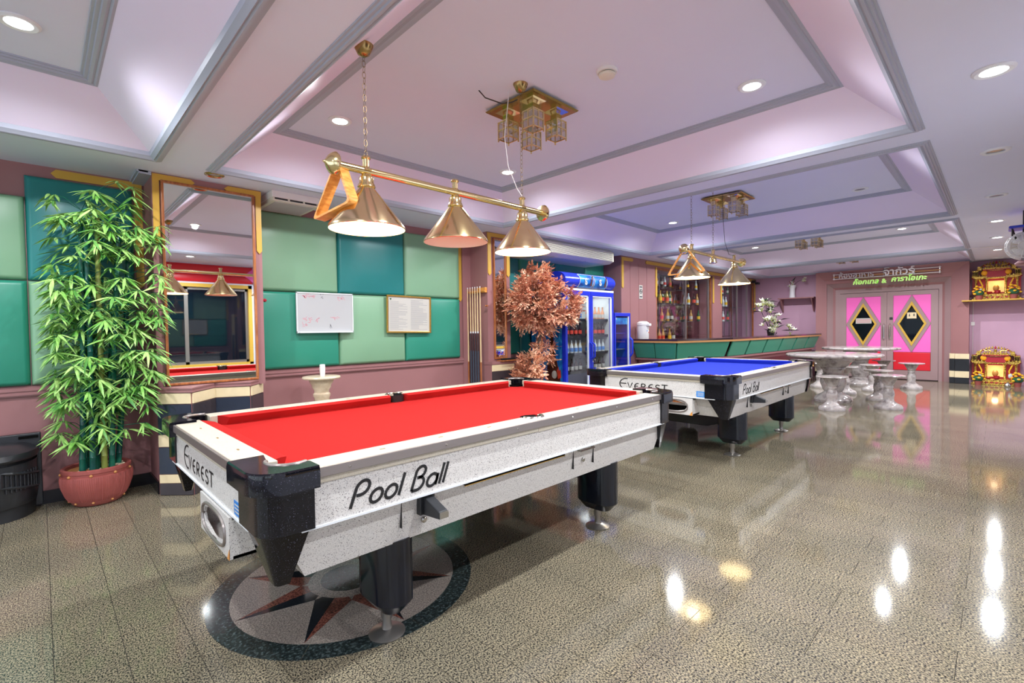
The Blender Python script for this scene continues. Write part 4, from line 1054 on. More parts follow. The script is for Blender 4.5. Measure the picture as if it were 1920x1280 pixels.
pts = [(-.272*math.cos(a)*1.0, .08-.365*max(0,math.sin(a))**.75) for a in [PI*(.60+.32*i/10) for i in range(11)]]
m_ = MB()
top = [(p[0]*1.01, p[1]*1.0, .36-.006*i) for i, p in enumerate(pts)]; bot = [(p[0]*1.01, p[1]*1.0, .20+.006*(10-i)) for i, p in enumerate(pts)]
m_.tube(top+bot[::-1], .011, 6, True); m_.build('port_rim', 'black_plastic', sp)
for i in range(1,10): MB().tube([(pts[i][0]*1.005,pts[i][1]*1.0,.215),(pts[i][0]*1.005,pts[i][1]*1.0,.345)], .005, 5).build('grille_rib', 'dark_plastic', sp)

# ------------------------------------------------------------------ brown tree in front of the fridge
bt = empty('autumn_tree', (4.98,4.55,0)); tag(bt, 'artificial tree with rusty brown leaves in front of the drinks fridge', 'plant')
MB().lathe([(.0,0),(.11,0),(.15,.2),(.16,.22),(.14,.22),(.0,.2)], 20).build('pot', 'terracotta', bt)
MB().tube([(0,0,.2),(-.03,-.02,.5),(-.12,0,.72),(-.02,0,.95),(.03,-.02,1.15),(.02,-.04,1.4)], [.04,.035,.032,.03,.028,.02], 8).build('trunk', 'bark', bt)
rb = random.Random(11)
def spray(n):
    m_ = MB()
    for br in range(10):
        B = RZ(rb.uniform(-1.5,1.5)) @ RY(rb.uniform(-1.1,1.1)); L0 = rb.uniform(.06,.11); o_ = Vector((rb.uniform(0,.07),rb.uniform(-.03,.03),rb.uniform(-.03,.03)))
        m_.tube([tuple(o_), tuple(o_+B @ Vector((L0,0,0)))], .0015, 3)
        for i in range(n):
            t_ = L0*(i+1)/n
            for s in (-1, 1):
                L = .030*(1-.4*i/n); c_ = o_+B @ Vector((t_,0,.003))
                d = (B.to_3x3() @ Vector((.6, s*.75, rb.uniform(-.35,.35)))).normalized(); p = d.cross(Vector((rb.uniform(-.5,.5),rb.uniform(-.5,.5),1))).normalized()
                m_.add([c_, c_+d*L*.45+p*L*.46, c_+d*L, c_+d*L*.45-p*L*.46], [(0,1,2,3)])
        c_ = o_+B @ Vector((L0,0,0)); d = (B.to_3x3() @ Vector((1,0,0))); p = d.cross(Vector((0,0,1))).normalized()
        m_.add([c_, c_+d*.02+p*.012, c_+d*.042, c_+d*.02-p*.012], [(0,1,2,3)])
    return m_
sps = []
for k in range(6):
    q = spray(4).mesh('leaf_spray', True, 80); q.materials.append(MAT['autumn_leaf' if k < 4 else 'autumn_leaf_dark']); sps.append(q)
stuff = MB(); cnt = 0
blobs = [((.03,-.02,1.66),(.47,.28,.37),212),((.04,0,2.06),(.12,.10,.16),16),((-.24,.0,.80),(.2,.14,.15),26),((.12,-.06,.98),(.12,.10,.14),20),((-.2,-.05,.60),(.22,.14,.12),24)]
for (c_, r_, n) in blobs:
    for k in range(n):
        while True:
            v = Vector((rb.uniform(-1,1), rb.uniform(-1,1), rb.uniform(-1,1)))
            if .45 < v.length <= 1: break
        p = Vector((c_[0]+v.x*r_[0], c_[1]+v.y*r_[1], c_[2]+v.z*r_[2])); az = math.atan2(v.y, v.x)+rb.uniform(-.6,.6)
        if p.x > .30 and p.y > -.22: p.y = -.22-rb.random()*.12; az = -rb.uniform(.2,2.2)
        M = T(*p) @ RZ(az) @ RY(-v.z*.6+rb.uniform(-.2,.6)) @ RX(rb.uniform(-.8,.8)) @ Matrix.Scale(rb.uniform(.85,1.25), 4)
        if (M @ Vector((.15,0,0))).y+4.55 > 4.74 and (M @ Vector((.15,0,0))).x+4.98 < 4.78: continue
        if cnt < 298: inst(rb.choice(sps), 'leaf_spray', bt, M=M); cnt += 1
tw = MB()
for k in range(30):
    a = rb.uniform(0,2*PI); z = rb.uniform(1.45,2.0)
    tw.tube([(.02,-.03,1.25),(.5*.34*math.cos(a),.5*.22*math.sin(a),(1.3+z)/2),(.36*math.cos(a)*.8,.22*math.sin(a),z)], .004, 4)
tw.build('branches', 'bark', bt)

# ------------------------------------------------------------------ drinks fridge
fg = empty('drinks_fridge', (6.08,4.46,0)); tag(fg, 'tall blue two-door drinks fridge with lit cola header', 'fridge')
W, D = .63, .66
c_ = MB().box(-W,-W+.04,0,D,.06,1.88).box(W-.04,W,0,D,.06,1.88).box(-W,W,D-.05,D,.06,1.88).box(-W,W,0,D,.06,.34).box(-W,W,0,D,1.84,1.90).box(-W+.03,W-.03,.03,D-.03,0,.06).build('cabinet', 'fridge_blue', fg, False)
MB().box(-W+.04,W-.04,D-.06,D-.05,.34,1.84).box(-W+.04,-W+.05,.03,D-.05,.34,1.84).box(W-.05,W-.04,.03,D-.05,.34,1.84).build('liner', 'fridge_inside', c_, False)
MB().box(-W-.002,-W,.03,D-.02,.3,1.85).build('side_graphic', 'poster_blue', c_, False)
MB().prism([(.05,.3),(.36,.3),(.33,.62),(.30,.86),(.26,1.0),(.25,1.28),(.2,1.28),(.19,1.0),(.13,.82),(.07,.6)], -W-.0035, -W-.002, 'x').build('bottle_graphic', 'poster_cola', c_, False)
MB().prism(arc(.18,.62,.05,.06,0,340,16), -W-.005, -W-.0035, 'x').build('round_graphic', 'paper', c_, False)
MB().prism([(.05,.58),(.11,.56),(.13,.68),(.10,.74),(.09,.68),(.06,.7)], -W-.005, -W-.0035, 'x').build('flame_graphic', 'poster_red', c_, False)
for s in (-1, 1):
    x0, x1 = (-W+.005,-.004) if s < 0 else (.004,W-.005)
    d = MB()
    for (a,b,p,q) in ((x0,x1,.36,.42),(x0,x1,1.80,1.87),(x0,x0+.05,.42,1.80),(x1-.05,x1,.42,1.80)): d.box(a,b,-.035,0,p,q)
    d = d.build('door', 'fridge_blue', fg, False, .004)
    g_ = MB()
    for (a,b,p,q) in ((x0+.05,x1-.05,.42,.435),(x0+.05,x1-.05,1.785,1.80),(x1-.068,x1-.05,.42,1.80)): g_.box(a,b,-.03,-.005,p,q)
    g_.build('gasket', 'fridge_white', d, False)
    MB().box(x0+.05,x1-.05,-.02,-.014,.42,1.80).build('pane', 'glass_thin', d, False)
    hx = -.03 if s < 0 else .03
    MB().tube([(hx,-.035,1.08),(hx,-.08,1.05),(hx,-.08,.86),(hx,-.035,.83)], .012, 8).build('handle', 'fridge_blue', d)
MB().torus(.03,.005,14,6,T(0,-.085,.80) @ RY(PI/2) @ RX(.3)).build('padlock_chain', 'steel', fg)
hdr = MB().prism([(D-.1,1.90),(D-.1,2.12)]+[(.14+.20*math.cos(math.radians(a)), 2.02+.13*math.sin(math.radians(a))) for a in range(90, 271, 15)], -W-.01, W+.01, 'x').build('header', 'fridge_blue', fg, True, 0, angle=30)
MB().box(-W,W,-.03,.1,1.865,1.90).build('header_rail', 'fridge_white', hdr, False)
for k, xx in enumerate((-.13,.24)):
    q = [(xx+px, .14+.204*math.cos(math.radians(a)), 2.02+.134*math.sin(math.radians(a))) for a in (135,155,175,195,215,228) for px in (-.17,.17)]
    MB().add(q, [(2*i,2*i+1,2*i+3,2*i+2) for i in range(5)]).build('header_picture', 'poster_blue', hdr)
    e = MB()
    for px in (-.17,.17): e.tube([(xx+px, .14+.206*math.cos(math.radians(a)), 2.02+.136*math.sin(math.radians(a))) for a in (135,155,175,195,215,228)], .005, 4)
    for a in (135,228): e.tube([(xx+px, .14+.206*math.cos(math.radians(a)), 2.02+.136*math.sin(math.radians(a))) for px in (-.17,.17)], .005, 4)
    e.build('picture_border', 'paper', hdr)
    text('S', 'lettering', 'paper', (xx-.04,-.077,1.965), .13, hdr, .001, rot=(PI/2,0,0), off=.006)
    MB().prism([(xx+.06,1.94),(xx+.10,1.95),(xx+.125,2.03),(xx+.13,2.10),(xx+.11,2.10),(xx+.095,2.03)], -.076, -.072, 'y').build('bottle_picture', 'poster_cola', hdr, False)
for xx in (-.31,.31): light('fridge_light', 'AREA', (xx,.2,1.82), 2.2, (.95,1,1), fg, size=.4)  # fill lights added to brighten the inside, no lamp strip modelled
shz = [.62,.90,1.17,1.42]
for z in shz:
    MB().box(-W+.05,-.02,.06,D-.08,z,z+.012).box(.02,W-.05,.06,D-.08,z,z+.012).build('wire_shelf', 'alu', fg, False)
    MB().box(-W+.05,-.02,.05,.062,z-.01,z+.03).box(.02,W-.05,.05,.062,z-.01,z+.03).build('price_rail', 'dark_plastic', fg, False)
bprof = [(.0,0),(.03,0),(.032,.01),(.032,.11),(.026,.14),(.013,.175),(.012,.21),(.0135,.215),(.0135,.225),(.0,.226)]
def bottle(name, x, y, z, mt, label, group, sc=1.0, cap='poster_red'):
    b_ = empty(name, (x, y, z)); tag(b_, label, 'bottle', group); b_.scale = (sc,)*3
    key = 'bottle_'+mt
    if key not in BM: BM[key] = MB().lathe(bprof, 12).mesh('glass_body'); BM[key].materials.append(MAT[mt])
    if 'lab'+cap not in BM: BM['lab'+cap] = MB().lathe([(.0328,.04),(.0328,.10)], 12, (0,0,0), None, False).mesh('label_band'); BM['lab'+cap].materials.append(MAT[cap])
    inst(BM[key], 'glass_body', b_); inst(BM['lab'+cap], 'label_band', b_)
BM = {}
kinds = [('cola','poster_red'),('bottle_clear','sticker_blue'),('can_orange','paper'),('cola','paper')]
names = {0:'dark bottle on a fridge shelf',1:'clear bottle on a fridge shelf',2:'orange can-like bottle on a fridge shelf',3:'dark pale-labelled bottle on a fridge shelf'}
lvl = {.62:'lowest',.90:'second',1.17:'third',1.42:'top'}
for z in shz:
    for s in (-1, 1):
        kk = {(.62,-1):3,(.62,1):3,(.90,-1):1,(.90,1):1,(1.17,-1):0,(1.17,1):0,(1.42,-1):1,(1.42,1):2}[(z,s)]
        for i in range(5):
            xx = 6.08+(-.53 if s < 0 else .08)+i*.105
            bottle('bottle', xx, 4.56, z+.0125, kinds[kk][0], '%s, %s on the %s shelf behind the %s door' % (names[kk].replace(' on a fridge shelf',' in the fridge'), ('leftmost','second','third','fourth','rightmost')[i], lvl[z], 'left' if s < 0 else 'right'), 'bottles in the drinks fridge', .92, kinds[kk][1])
# small cooler
sc_ = empty('small_cooler', (7.22,4.62,0)); tag(sc_, 'narrow blue single-door cooler between the fridge and the bar', 'fridge')
MB().box(-.25,-.22,0,.55,.0,1.56).box(.22,.25,0,.55,.0,1.56).box(-.25,.25,.5,.55,0,1.56).box(-.25,.25,0,.55,0,.3).box(-.25,.25,0,.55,1.5,1.56).build('cabinet', 'fridge_blue', sc_, False)
MB().box(-.22,.22,.49,.5,.3,1.5).build('liner', 'marble_cream', sc_, False)
d = MB()
for (a,b,p,q) in ((-.25,.25,.3,.35),(-.25,.25,1.5,1.56),(-.25,-.21,.35,1.5),(.21,.25,.35,1.5)): d.box(a,b,-.035,0,p,q)
d = d.build('door', 'fridge_blue', sc_, False, .004)
MB().box(.19,.21,-.03,-.005,.35,1.5).build('gasket', 'fridge_white', d, False)
MB().box(-.21,.21,-.02,-.014,.35,1.5).build('pane', 'glass_thin', d, False)
MB().box(-.2,.18,-.012,-.008,1.36,1.48).build('poster', 'poster_blue', d, False)
MB().tube([(.235,-.035,1.12),(.235,-.08,1.08),(.235,-.08,.85),(.235,-.035,.8)], .02, 8).build('handle', 'fridge_blue', d)
for z in (.62,.92,1.2): MB().box(-.21,.21,.05,.48,z,z+.012).build('wire_shelf', 'fridge_blue' if z > 1 else 'alu', sc_, False)

# ------------------------------------------------------------------ bar
bar = empty('bar_counter', (8.6,3.9,0)); tag(bar, 'long mauve bar with green padded front and dark top', 'bar counter')
BP = [(7.86,4.81),(7.79,3.87),(9.05,3.42),(14.02,3.135)]
BO = Vector((8.6,3.9,0))
def offs(pts, d):
    out = []
    for i in range(len(pts)):
        ns = []
        for a, b in ((i-1, i), (i, i+1)):
            if a < 0 or b >= len(pts): continue
            v = Vector((pts[b][0]-pts[a][0], pts[b][1]-pts[a][1])).normalized(); ns.append(Vector((v.y, -v.x)) if True else None)
        n = ns[0] if len(ns) == 1 else (ns[0]+ns[1])/(1+ns[0].dot(ns[1]))
        out.append((pts[i][0]+n.x*d, pts[i][1]+n.y*d))
    return out
def strip(outer, inner, z0, z1, name, mt, par, bev=0):
    m_ = MB()
    for i in range(len(outer)-1):
        m_.prism([(p[0]-BO.x,p[1]-BO.y) for p in (outer[i],outer[i+1],inner[i+1],inner[i])], z0, z1)
    return m_.build(name, mt, par, False, bev)
sgn = 1
front = lambda d: offs(BP, -d)          # positive d = towards the room's back of bar
strip(front(0), front(.55), 1.06, 1.09, 'counter_top', 'bar_top', bar)
strip(front(.004), front(.03), 1.025, 1.06, 'edge_strip', 'bar_edge', bar)
strip(front(.22), front(.5), 0, 1.03, 'body', 'mauve', bar)
strip(front(.14), front(.24), .70, .735, 'lower_ledge', 'mauve', bar)
strip(front(.20), front(.23), 0, .62, 'kick_panel', 'tile_charcoal', bar)
def slanted(p0, p1, q0, q1, name='padded_panel'):
    # p at top (z 1.025), q at bottom (z .735), thickness inwards
    a = [Vector((p0[0],p0[1],1.025)), Vector((p1[0],p1[1],1.025)), Vector((q1[0],q1[1],.735)), Vector((q0[0],q0[1],.735))]
    n = (a[1]-a[0]).cross(a[3]-a[0]).normalized()
    if n.z > 0: n = -n
    a = [p-BO for p in a]
    MB().loft([[tuple(p-n*.03) for p in a], [tuple(p) for p in a]]).build(name, 'bar_green', bar, False, .012)
tp, bt_ = front(.03), front(.15)
lerp = lambda a, b, t: (a[0]+(b[0]-a[0])*t, a[1]+(b[1]-a[1])*t)
for i, cuts in enumerate(([0,.5,.985],[.012,.985],[.01,.17,.34,.51,.68,.84,.995])):
    for c0, c1 in zip(cuts[:-1], cuts[1:]):
        g_ = .006
        slanted(lerp(tp[i],tp[i+1],c0+g_), lerp(tp[i],tp[i+1],c1-g_), lerp(bt_[i],bt_[i+1],c0+g_), lerp(bt_[i],bt_[i+1],c1-g_))
bo = empty('water_boiler', (8.02,4.66,1.09)); tag(bo, 'white electric water boiler standing at the wall end of the bar', 'kettle')
MB().lathe([(.0,0),(.1,0),(.105,.01),(.11,.2),(.108,.25)], 24).build('body', 'white_plastic', bo)
MB().lathe([(.114,.25),(.118,.27),(.11,.3),(.07,.325),(.0,.33)], 24).build('lid', 'white_plastic', bo)
MB().box(-.05,.05,-.15,-.09,.235,.285).build('spout', 'white_plastic', bo, False, .01)
for k, (dx, dz) in enumerate(((-.03,.15),(.02,.12),(.04,.17))): MB().sphere((dx,-.107,dz), .012, 8, 5, (1,.3,1)).build('flower_print', ('sticker_blue','poster_red','bottle_amber')[k], bo)
ns = tag(MB().box(-.06,.06,-.006,0,-.13,.13).build('no_smoking_sign', 'paper', None, False, 0, (8.22,4.818,1.98)), 'white no smoking sign on the mauve pillar by the bar', 'sign')
MB().torus(.042,.006,20,5,T(0,-.007,.01) @ RX(PI/2)).tube([(-.03,-.008,.04),(.03,-.008,-.02)], .005, 5).build('ban_ring', 'print_dark', ns)
MB().box(-.028,.028,-.0068,-.006,.004,.014).build('cigarette', 'print_dark', ns, False)
MB().box(-.045,.045,-.0068,-.006,.085,.105).box(-.045,.045,-.0068,-.006,-.1,-.08).build('printed_text', 'print_dark', ns, False)

# display niches behind the bar
def cabinet(x0, x1, label, posts, shelves):
    t = empty('display_cabinet', ((x0+x1)/2, 4.86, 1.0)); tag(t, label, 'cabinet', 'display cabinets behind the bar')
    W = (x1-x0)/2
    MB().box(-W,W,.29,.30,0,1.5).build('mirror_back', 'mirror_dim', t, False)
    MB().box(-W,-W+.03,-.02,.02,0,1.5).box(W-.03,W,-.02,.02,0,1.5).box(-W,W,-.02,.02,1.46,1.5).box(-W,W,-.02,.02,0,.03).build('frame', 'wood_brown', t, False)
    MB().box(-W+.03,W-.03,-.004,0,.03,1.46).build('pane', 'glass_thin', t, False)
    for p in posts: MB().box(p-.018,p+.018,-.03,-.004,.03,1.46).build('post', 'alu', t, False)
    for (a, b, z) in shelves:
        MB().prism([(a,.28),(a,.1),((a+b)/2-.1,.03),((a+b)/2+.1,.03),(b,.1),(b,.28)], z, z+.01).build('glass_shelf', 'glass_shelf', t, False)
        MB().tube([((a+b)/2,.24,0.0),((a+b)/2,.24,1.46)], .012, 8).build('shelf_pole', 'chrome', t)
    return t
cabinet(8.85,11.48,'glass display cabinet full of bottles nearer the no smoking sign',(-.02,1.15),[(-1.15,-.35,.42),(-1.15,-.35,.80),(-1.15,-.35,1.15),(.2,.9,.42),(.2,.9,.80),(.2,.9,1.15)])
cabinet(12.08,14.3,'glass display cabinet behind the white lilies',(-.1,.6),[(-1.0,-.4,.42),(-1.0,-.4,.80),(-1.0,-.4,1.12),(.1,.5,.42),(.1,.5,.8)])
rk = random.Random(9)
cl = {'bottle_amber':'amber','bottle_green':'green','bottle_clear':'clear','cola':'dark'}
for (bx_, zz, n, wd, wh) in ((9.42,1.01,5,.8,'counter level'),(9.42,1.43,4,.7,'lower glass shelf'),(9.42,1.81,6,.7,'middle glass shelf'),(9.42,2.16,4,.6,'upper glass shelf'),(10.72,1.43,3,.6,'lower glass shelf beyond the post'),(10.72,1.81,4,.6,'middle glass shelf beyond the post'),(10.72,2.16,2,.4,'upper glass shelf beyond the post'),(12.5,1.43,3,.5,'lower glass shelf near the lilies'),(12.5,1.81,3,.5,'middle glass shelf near the lilies'),(12.5,2.13,3,.5,'upper glass shelf near the lilies')):
    for i in range(n):
        mt = rk.choice(('bottle_amber','bottle_green','bottle_clear','cola','bottle_clear'))
        bottle('bottle', bx_-wd/2+wd*i/max(1,n-1)+rk.uniform(-.02,.02), 4.97+rk.uniform(-.02,.03), zz+.0005, mt, '%s bottle on the cabinet %s, %s from the fridge side' % (cl[mt], wh, ('first','second','third','fourth','fifth','sixth')[i]), 'bottles in the display cabinets', 1.15 if zz < 2.1 else .95, rk.choice(('paper','flower_yellow','poster_red')))

# white lilies on the bar
def lily_head(m1, m2, c, r, rnd):
    for k in range(7):
        cc = Vector(c)+Vector((rnd.uniform(-1,1)*r*.6, rnd.uniform(-1,1)*r*.5, rnd.uniform(-.7,.7)*r)); tilt = rnd.uniform(-.8,.8); az = rnd.uniform(0,6.28)
        for p in range(5):
            M = T(*cc) @ RZ(az) @ RX(tilt) @ RZ(p*2*PI/5) @ RY(-.5)
            L = r*.62
            m1.add([(0,0,0),(L*.5,L*.24,.0),(L,0,.01),(L*.5,-L*.24,0)], [(0,1,2,3)], M)
        m2.sphere(cc, r*.14, 6, 4)
ly = empty('lily_arrangement', (12.2,3.75,1.09)); tag(ly, 'tall arrangement of white lilies standing on the bar', 'flowers')
rn = random.Random(4); 
MB().lathe([(.0,0),(.07,0),(.085,.08),(.06,.14),(.065,.15),(.0,.14)], 16).build('vase', 'dark_plastic', ly)
heads = [(-.35,.12,.62,.15),(-.06,.1,.78,.15),(.02,.05,.60,.15),(.22,.05,.72,.13),(-.28,.0,.30,.14),(.2,-.05,.40,.13),(-.02,-.08,.28,.14),(-.05,-.1,.12,.13),(-.2,-.1,.1,.1)]
for (x, y, z, r) in heads:
    a, b = MB(), MB(); lily_head(a, b, (x, y, z), r, rn); h_ = a.build('flower_head', 'lily', ly, True, angle=80); b.build('stamen', 'lily_center', h_)
    MB().tube([(x*.1,y*.1,.1),(x*.6,y*.6,z*.6),(x,y,z)], .006, 5).build('stem', 'leaf_dark', ly)
for k in range(46):
    h_ = rn.choice(heads); L = rn.uniform(.12,.26); M = T(h_[0]+rn.uniform(-.1,.1), h_[1]+rn.uniform(-.08,.08), h_[2]+rn.uniform(-.12,.08)) @ RZ(rn.uniform(0,6.28)) @ RY(rn.uniform(-.6,.4))
    MB().add([(0,0,0),(L*.5,L*.15,.01),(L,0,-.02),(L*.5,-L*.15,.01)], [(0,1,2,3)], M).build('leaf', 'leaf_dark', ly)
lf = empty('lily_bunch', (13.0,3.55,1.09)); tag(lf, 'small low bunch of white lilies lying on the bar', 'flowers')
a, b = MB(), MB(); lily_head(a, b, (0,0,.10), .14, rn); a.build('flower_head', 'lily', lf, True, angle=80); b.build('stamen', 'lily_center', lf)
for k in range(7):
    M = T(0,0,.08) @ RZ(k*.9) @ RY(-.2); MB().add([(0,0,0),(.1,.03,.01),(.2,0,-.03),(.1,-.03,.01)], [(0,1,2,3)], M).build('leaf', 'leaf_dark', lf)

# wall shelf with vase of flowers
fs_ = empty('wall_shelf', (XB-.13,3.75,2.02)); tag(fs_, 'mauve wall shelf beside the stepped door surround', 'shelf')
MB().box(-.15,.13,-.42,.42,-.02,.01).build('board', 'mauve', fs_, False)
for y in (-.36,.36): MB().prism([(-.14,-.02),(.13,-.02),(.13,-.36),(.11,-.36)], y-.012, y+.012, 'y').build('bracket', 'mauve', fs_, False)
vs_ = empty('flower_vase', (XB-.13,3.86,2.031)); tag(vs_, 'white vase with orange and white flowers on the wall shelf', 'vase')
MB().lathe([(.0,0),(.075,0),(.065,.1),(.062,.22),(.085,.33),(.078,.33),(.055,.22),(.0,.2)], 20).build('vase', 'vase_white', vs_)
for k in range(16):
    a = rn.uniform(0,6.28); L = rn.uniform(.10,.17); M = T(-.03,0,.34) @ RZ(a) @ RY(-rn.uniform(.7,1.35))
    MB().add([(0,0,0),(L*.5,.03,.01),(L,0,0),(L*.5,-.03,.01)], [(0,1,2,3)], M).build('petal', 'flower_orange' if k % 2 else 'leaf_dark', vs_)
a, b = MB(), MB(); lily_head(a, b, (-.06,0,.37), .11, rn); a.build('flower_head', 'vase_white', vs_, True, angle=80); b.build('stamen', 'lily_center', vs_)
MB().tube([(0,0,.3),(-.05,-.15,.42),(-.06,-.28,.46)], .005, 5).build('stem', 'leaf_dark', vs_)
a, b = MB(), MB(); lily_head(a, b, (-.07,-.30,.46), .09, rn); a.build('flower_head', 'lily', vs_, True, angle=80); b.build('stamen', 'lily_center', vs_)
MB().add([(0,0,.34),(-.02,-.05,.46),(-.03,-.10,.56),(-.02,-.01,.47)], [(0,1,2,3)]).build('leaf', 'leaf_dark', vs_)
cmr = empty('wall_camera', (14.1,4.76,2.50)); tag(cmr, 'small black camera bracket at the cabinet corner under the ceiling', 'camera')
MB().box(-.05,.05,-.04,.06,-.02,.06).box(-.02,.1,-.12,-.03,-.06,.0).build('body', 'black_plastic', cmr, False, .004)

# ------------------------------------------------------------------ stone tables and stools
def stone_table(loc, label):
    t = empty('stone_table', loc); tag(t, label, 'table', 'round stone tables')
    MB().lathe([(.0,.755),(.62,.755),(.69,.77),(.70,.79),(.69,.808),(.66,.815),(.0,.815)], 48).build('top', 'marble', t)
    MB().lathe([(.0,0),(.27,0),(.28,.04),(.25,.09),(.16,.14),(.13,.17),(.15,.2),(.155,.22),(.19,.32),(.18,.42),(.14,.48),(.15,.50),(.15,.53),(.18,.56),(.18,.585),(.23,.62),(.24,.65),(.30,.70),(.31,.755)], 40).build('pedestal', 'marble', t)
stone_table((9.62,1.98,0), 'round grey marble table with pedestal next to the blue pool table')
stone_table((12.6,2.10,0), 'round grey marble table with pedestal in front of the pink doors')
def stone_stool(loc, label, rz=0):
    t = empty('stone_stool', loc, rz); tag(t, label, 'stool', 'round stone stools')
    if 'stool' not in BM:
        BM['stool'] = MB().lathe([(.0,.485),(.12,.485),(.205,.498),(.212,.508),(.205,.517),(.0,.52)], 36).mesh('seat'); BM['stool'].materials.append(MAT['marble'])
        BM['stoolp'] = MB().lathe([(.0,0),(.178,0),(.182,.03),(.165,.06),(.115,.085),(.078,.115),(.066,.14),(.068,.18),(.075,.22),(.07,.27),(.055,.31),(.062,.33),(.062,.345),(.055,.355),(.075,.40),(.105,.46),(.12,.487)], 32).mesh('pedestal'); BM['stoolp'].materials.append(MAT['marble'])
    inst(BM['stool'], 'seat', t); inst(BM['stoolp'], 'pedestal', t)
for (x, y, lb) in ((8.62,1.79,'marble stool nearest the blue pool table, in front of the table pedestal'),(9.28,1.185,'marble stool standing frontmost in the open floor right of the marble table'),(12.42,1.225,'marble stool standing alone in front of the red door panel'),(10.2,1.44,'marble stool just behind the frontmost open-floor stool'),(11.55,1.72,'marble stool between the two marble tables on the door side'),(10.8,2.03,'marble stool half hidden behind the near marble pedestal'),(11.6,2.62,'marble stool at the bar side of the marble tables'),(13.1,1.76,'marble stool closest to the pink doors behind the far table')):
    stone_stool((x, y, 0), lb, x*3)

# ------------------------------------------------------------------ shrines
def shrine(loc, label):
    t = empty('spirit_shrine', loc); tag(t, label, 'shrine', 'golden altar shrines')
    # local: x depth (front at -.13), y width +-.37, z up to .78
    MB().box(-.15,.13,-.36,.36,0,.03).box(-.14,.13,-.33,.33,.03,.07).box(-.12,.13,-.30,.30,.07,.12).build('base_steps', 'shrine_gold', t, False, .004)
    MB().box(.09,.13,-.36,.36,.12,.62).build('back_panel', 'shrine_red', t, False)
    for y in (-.30,-.14,.14,.30):
        MB().lathe([(.024,.12),(.026,.14),(.018,.155),(.018,.40),(.026,.42),(.03,.44)], 12, (-.07,y,0)).build('column', 'shrine_gold', t)
    MB().box(-.11,.12,-.175,.175,.44,.47).build('lintel', 'shrine_gold', t, False, .003)
    def roof(y0, y1, z, h):
        m_ = MB(); n = 8; ym = (y0+y1)/2
        low = []
        for i in range(n+1):
            y = y0+(y1-y0)*i/n; q = abs(y-ym)/((y1-y0)/2)
            low.append((y, z+.05*q**3))
        poly = low+[(y1*.72+ym*.28, z+h), (y0*.72+ym*.28, z+h)]
        m_.prism(poly, -.15, .12, 'x'); return m_
    roof(-.22,.22,.60,.06).build('roof', 'shrine_gold', t, False)
    MB().box(-.12,.12,-.15,.15,.47,.60).build('upper_wall', 'shrine_red', t, False)
    for s in (-1, 1): roof(min(s*.13,s*.37),max(s*.13,s*.37),.44,.05).build('roof', 'shrine_gold', t, False)
    for k in range(9):
        y = -.16+.04*k
        MB().lathe([(.012,0),(.016,.015),(.008,.03),(.001,.05)], 8, (-.13,y,.655)).build('finial', 'shrine_gold', t)
    for s in (-1, 1):
        for k in range(4): MB().lathe([(.012,0),(.014,.015),(.007,.03),(.001,.045)], 8, (-.13,s*(.2+.05*k),.485)).build('finial', 'shrine_gold', t)
        MB().tube([(-.1,s*.06,.69),(-.1,s*.1,.72),(-.1,s*.15,.71),(-.1,s*.19,.75)], [.02,.018,.012,.004], 8).build('dragon', 'shrine_gold', t)
        MB().sphere((-.1,s*.17,.56), .055, 12, 8, (.6,1,1.1)).build('rosette', 'flower_gold', t)
        MB().tube([(-.12,s*.25,.43),(-.12,s*.2,.30),(-.12,s*.22,.16)], .013, 6).build('garland', 'flower_yellow', t)
        MB().sphere((-.11,s*.22,.20), .035, 8, 6, (1,1,1.6)).build('figurine', 'bottle_clear', t)
    for k in range(25):
        a = PI*k/24; y = .37*math.cos(a); z = .46+.29*math.sin(a)**1.2
        MB().lathe([(.013,0),(.02,.02),(.011,.04),(.001,.065)], 8, (0,0,0), T(-.02+.02*(k%2),y,z) @ RX(-(PI/2-a)*-.6)).build('flame_finial', 'shrine_gold' if k % 4 else 'shrine_red', t)
    for s in (-1, 1):
        MB().box(-.10,.10,s*.31-.035,s*.31+.035,.50,.60).box(-.12,.10,s*.31-.05,s*.31+.05,.60,.615).box(-.10,.10,s*.25-.03,s*.25+.03,.62,.70).build('side_tower', 'shrine_gold', t, False)
        for k in range(3): MB().box(-.125,-.118,s*.31-.03+.022*k,s*.31-.016+.022*k,.515,.59).build('tower_slot', 'void', t, False)
        for k in range(6): MB().sphere((-.145,s*(.04+.05*k),.055+.0*k), .014, 6, 5).build('stud', 'flower_gold' if k % 2 else 'shrine_red', t)
    MB().box(-.155,-.15,-.2,.2,.61,.63).build('roof_band', 'shrine_red', t, False)
    MB().lathe([(.05,0),(.025,.012),(.025,.06),(.0,.065)], 12, (0,0,.68)).build('pearl_stand', 'shrine_gold', t)
    MB().box(.07,.088,-.12,.12,.16,.40).build('glowing_panel', 'shrine_glow', t, False)
    for k in range(9): MB().box(-.155,-.148,-.31+k*.07,-.28+k*.07,.035,.065).build('fretwork', 'shrine_red', t, False)
    MB().lathe([(.03,0),(.05,.03),(.045,.06),(.05,.07),(.0,.06)], 14, (-.1,-.02,.12)).build('incense_bowl', 'shrine_red', t)
    MB().lathe([(.03,0),(.05,.03),(.04,.05),(.0,.05)], 14, (-.1,.1,.12)).build('incense_bowl', 'shrine_red', t)
    MB().sphere((-.02,.0,.24), .05, 10, 8, (.8,1,1.4)).build('deity', 'bottle_amber', t)
    light('glow_light', 'POINT', (-.05,0,.33), 0.5, (1,.7,.4), t, shadow_soft_size=.05)
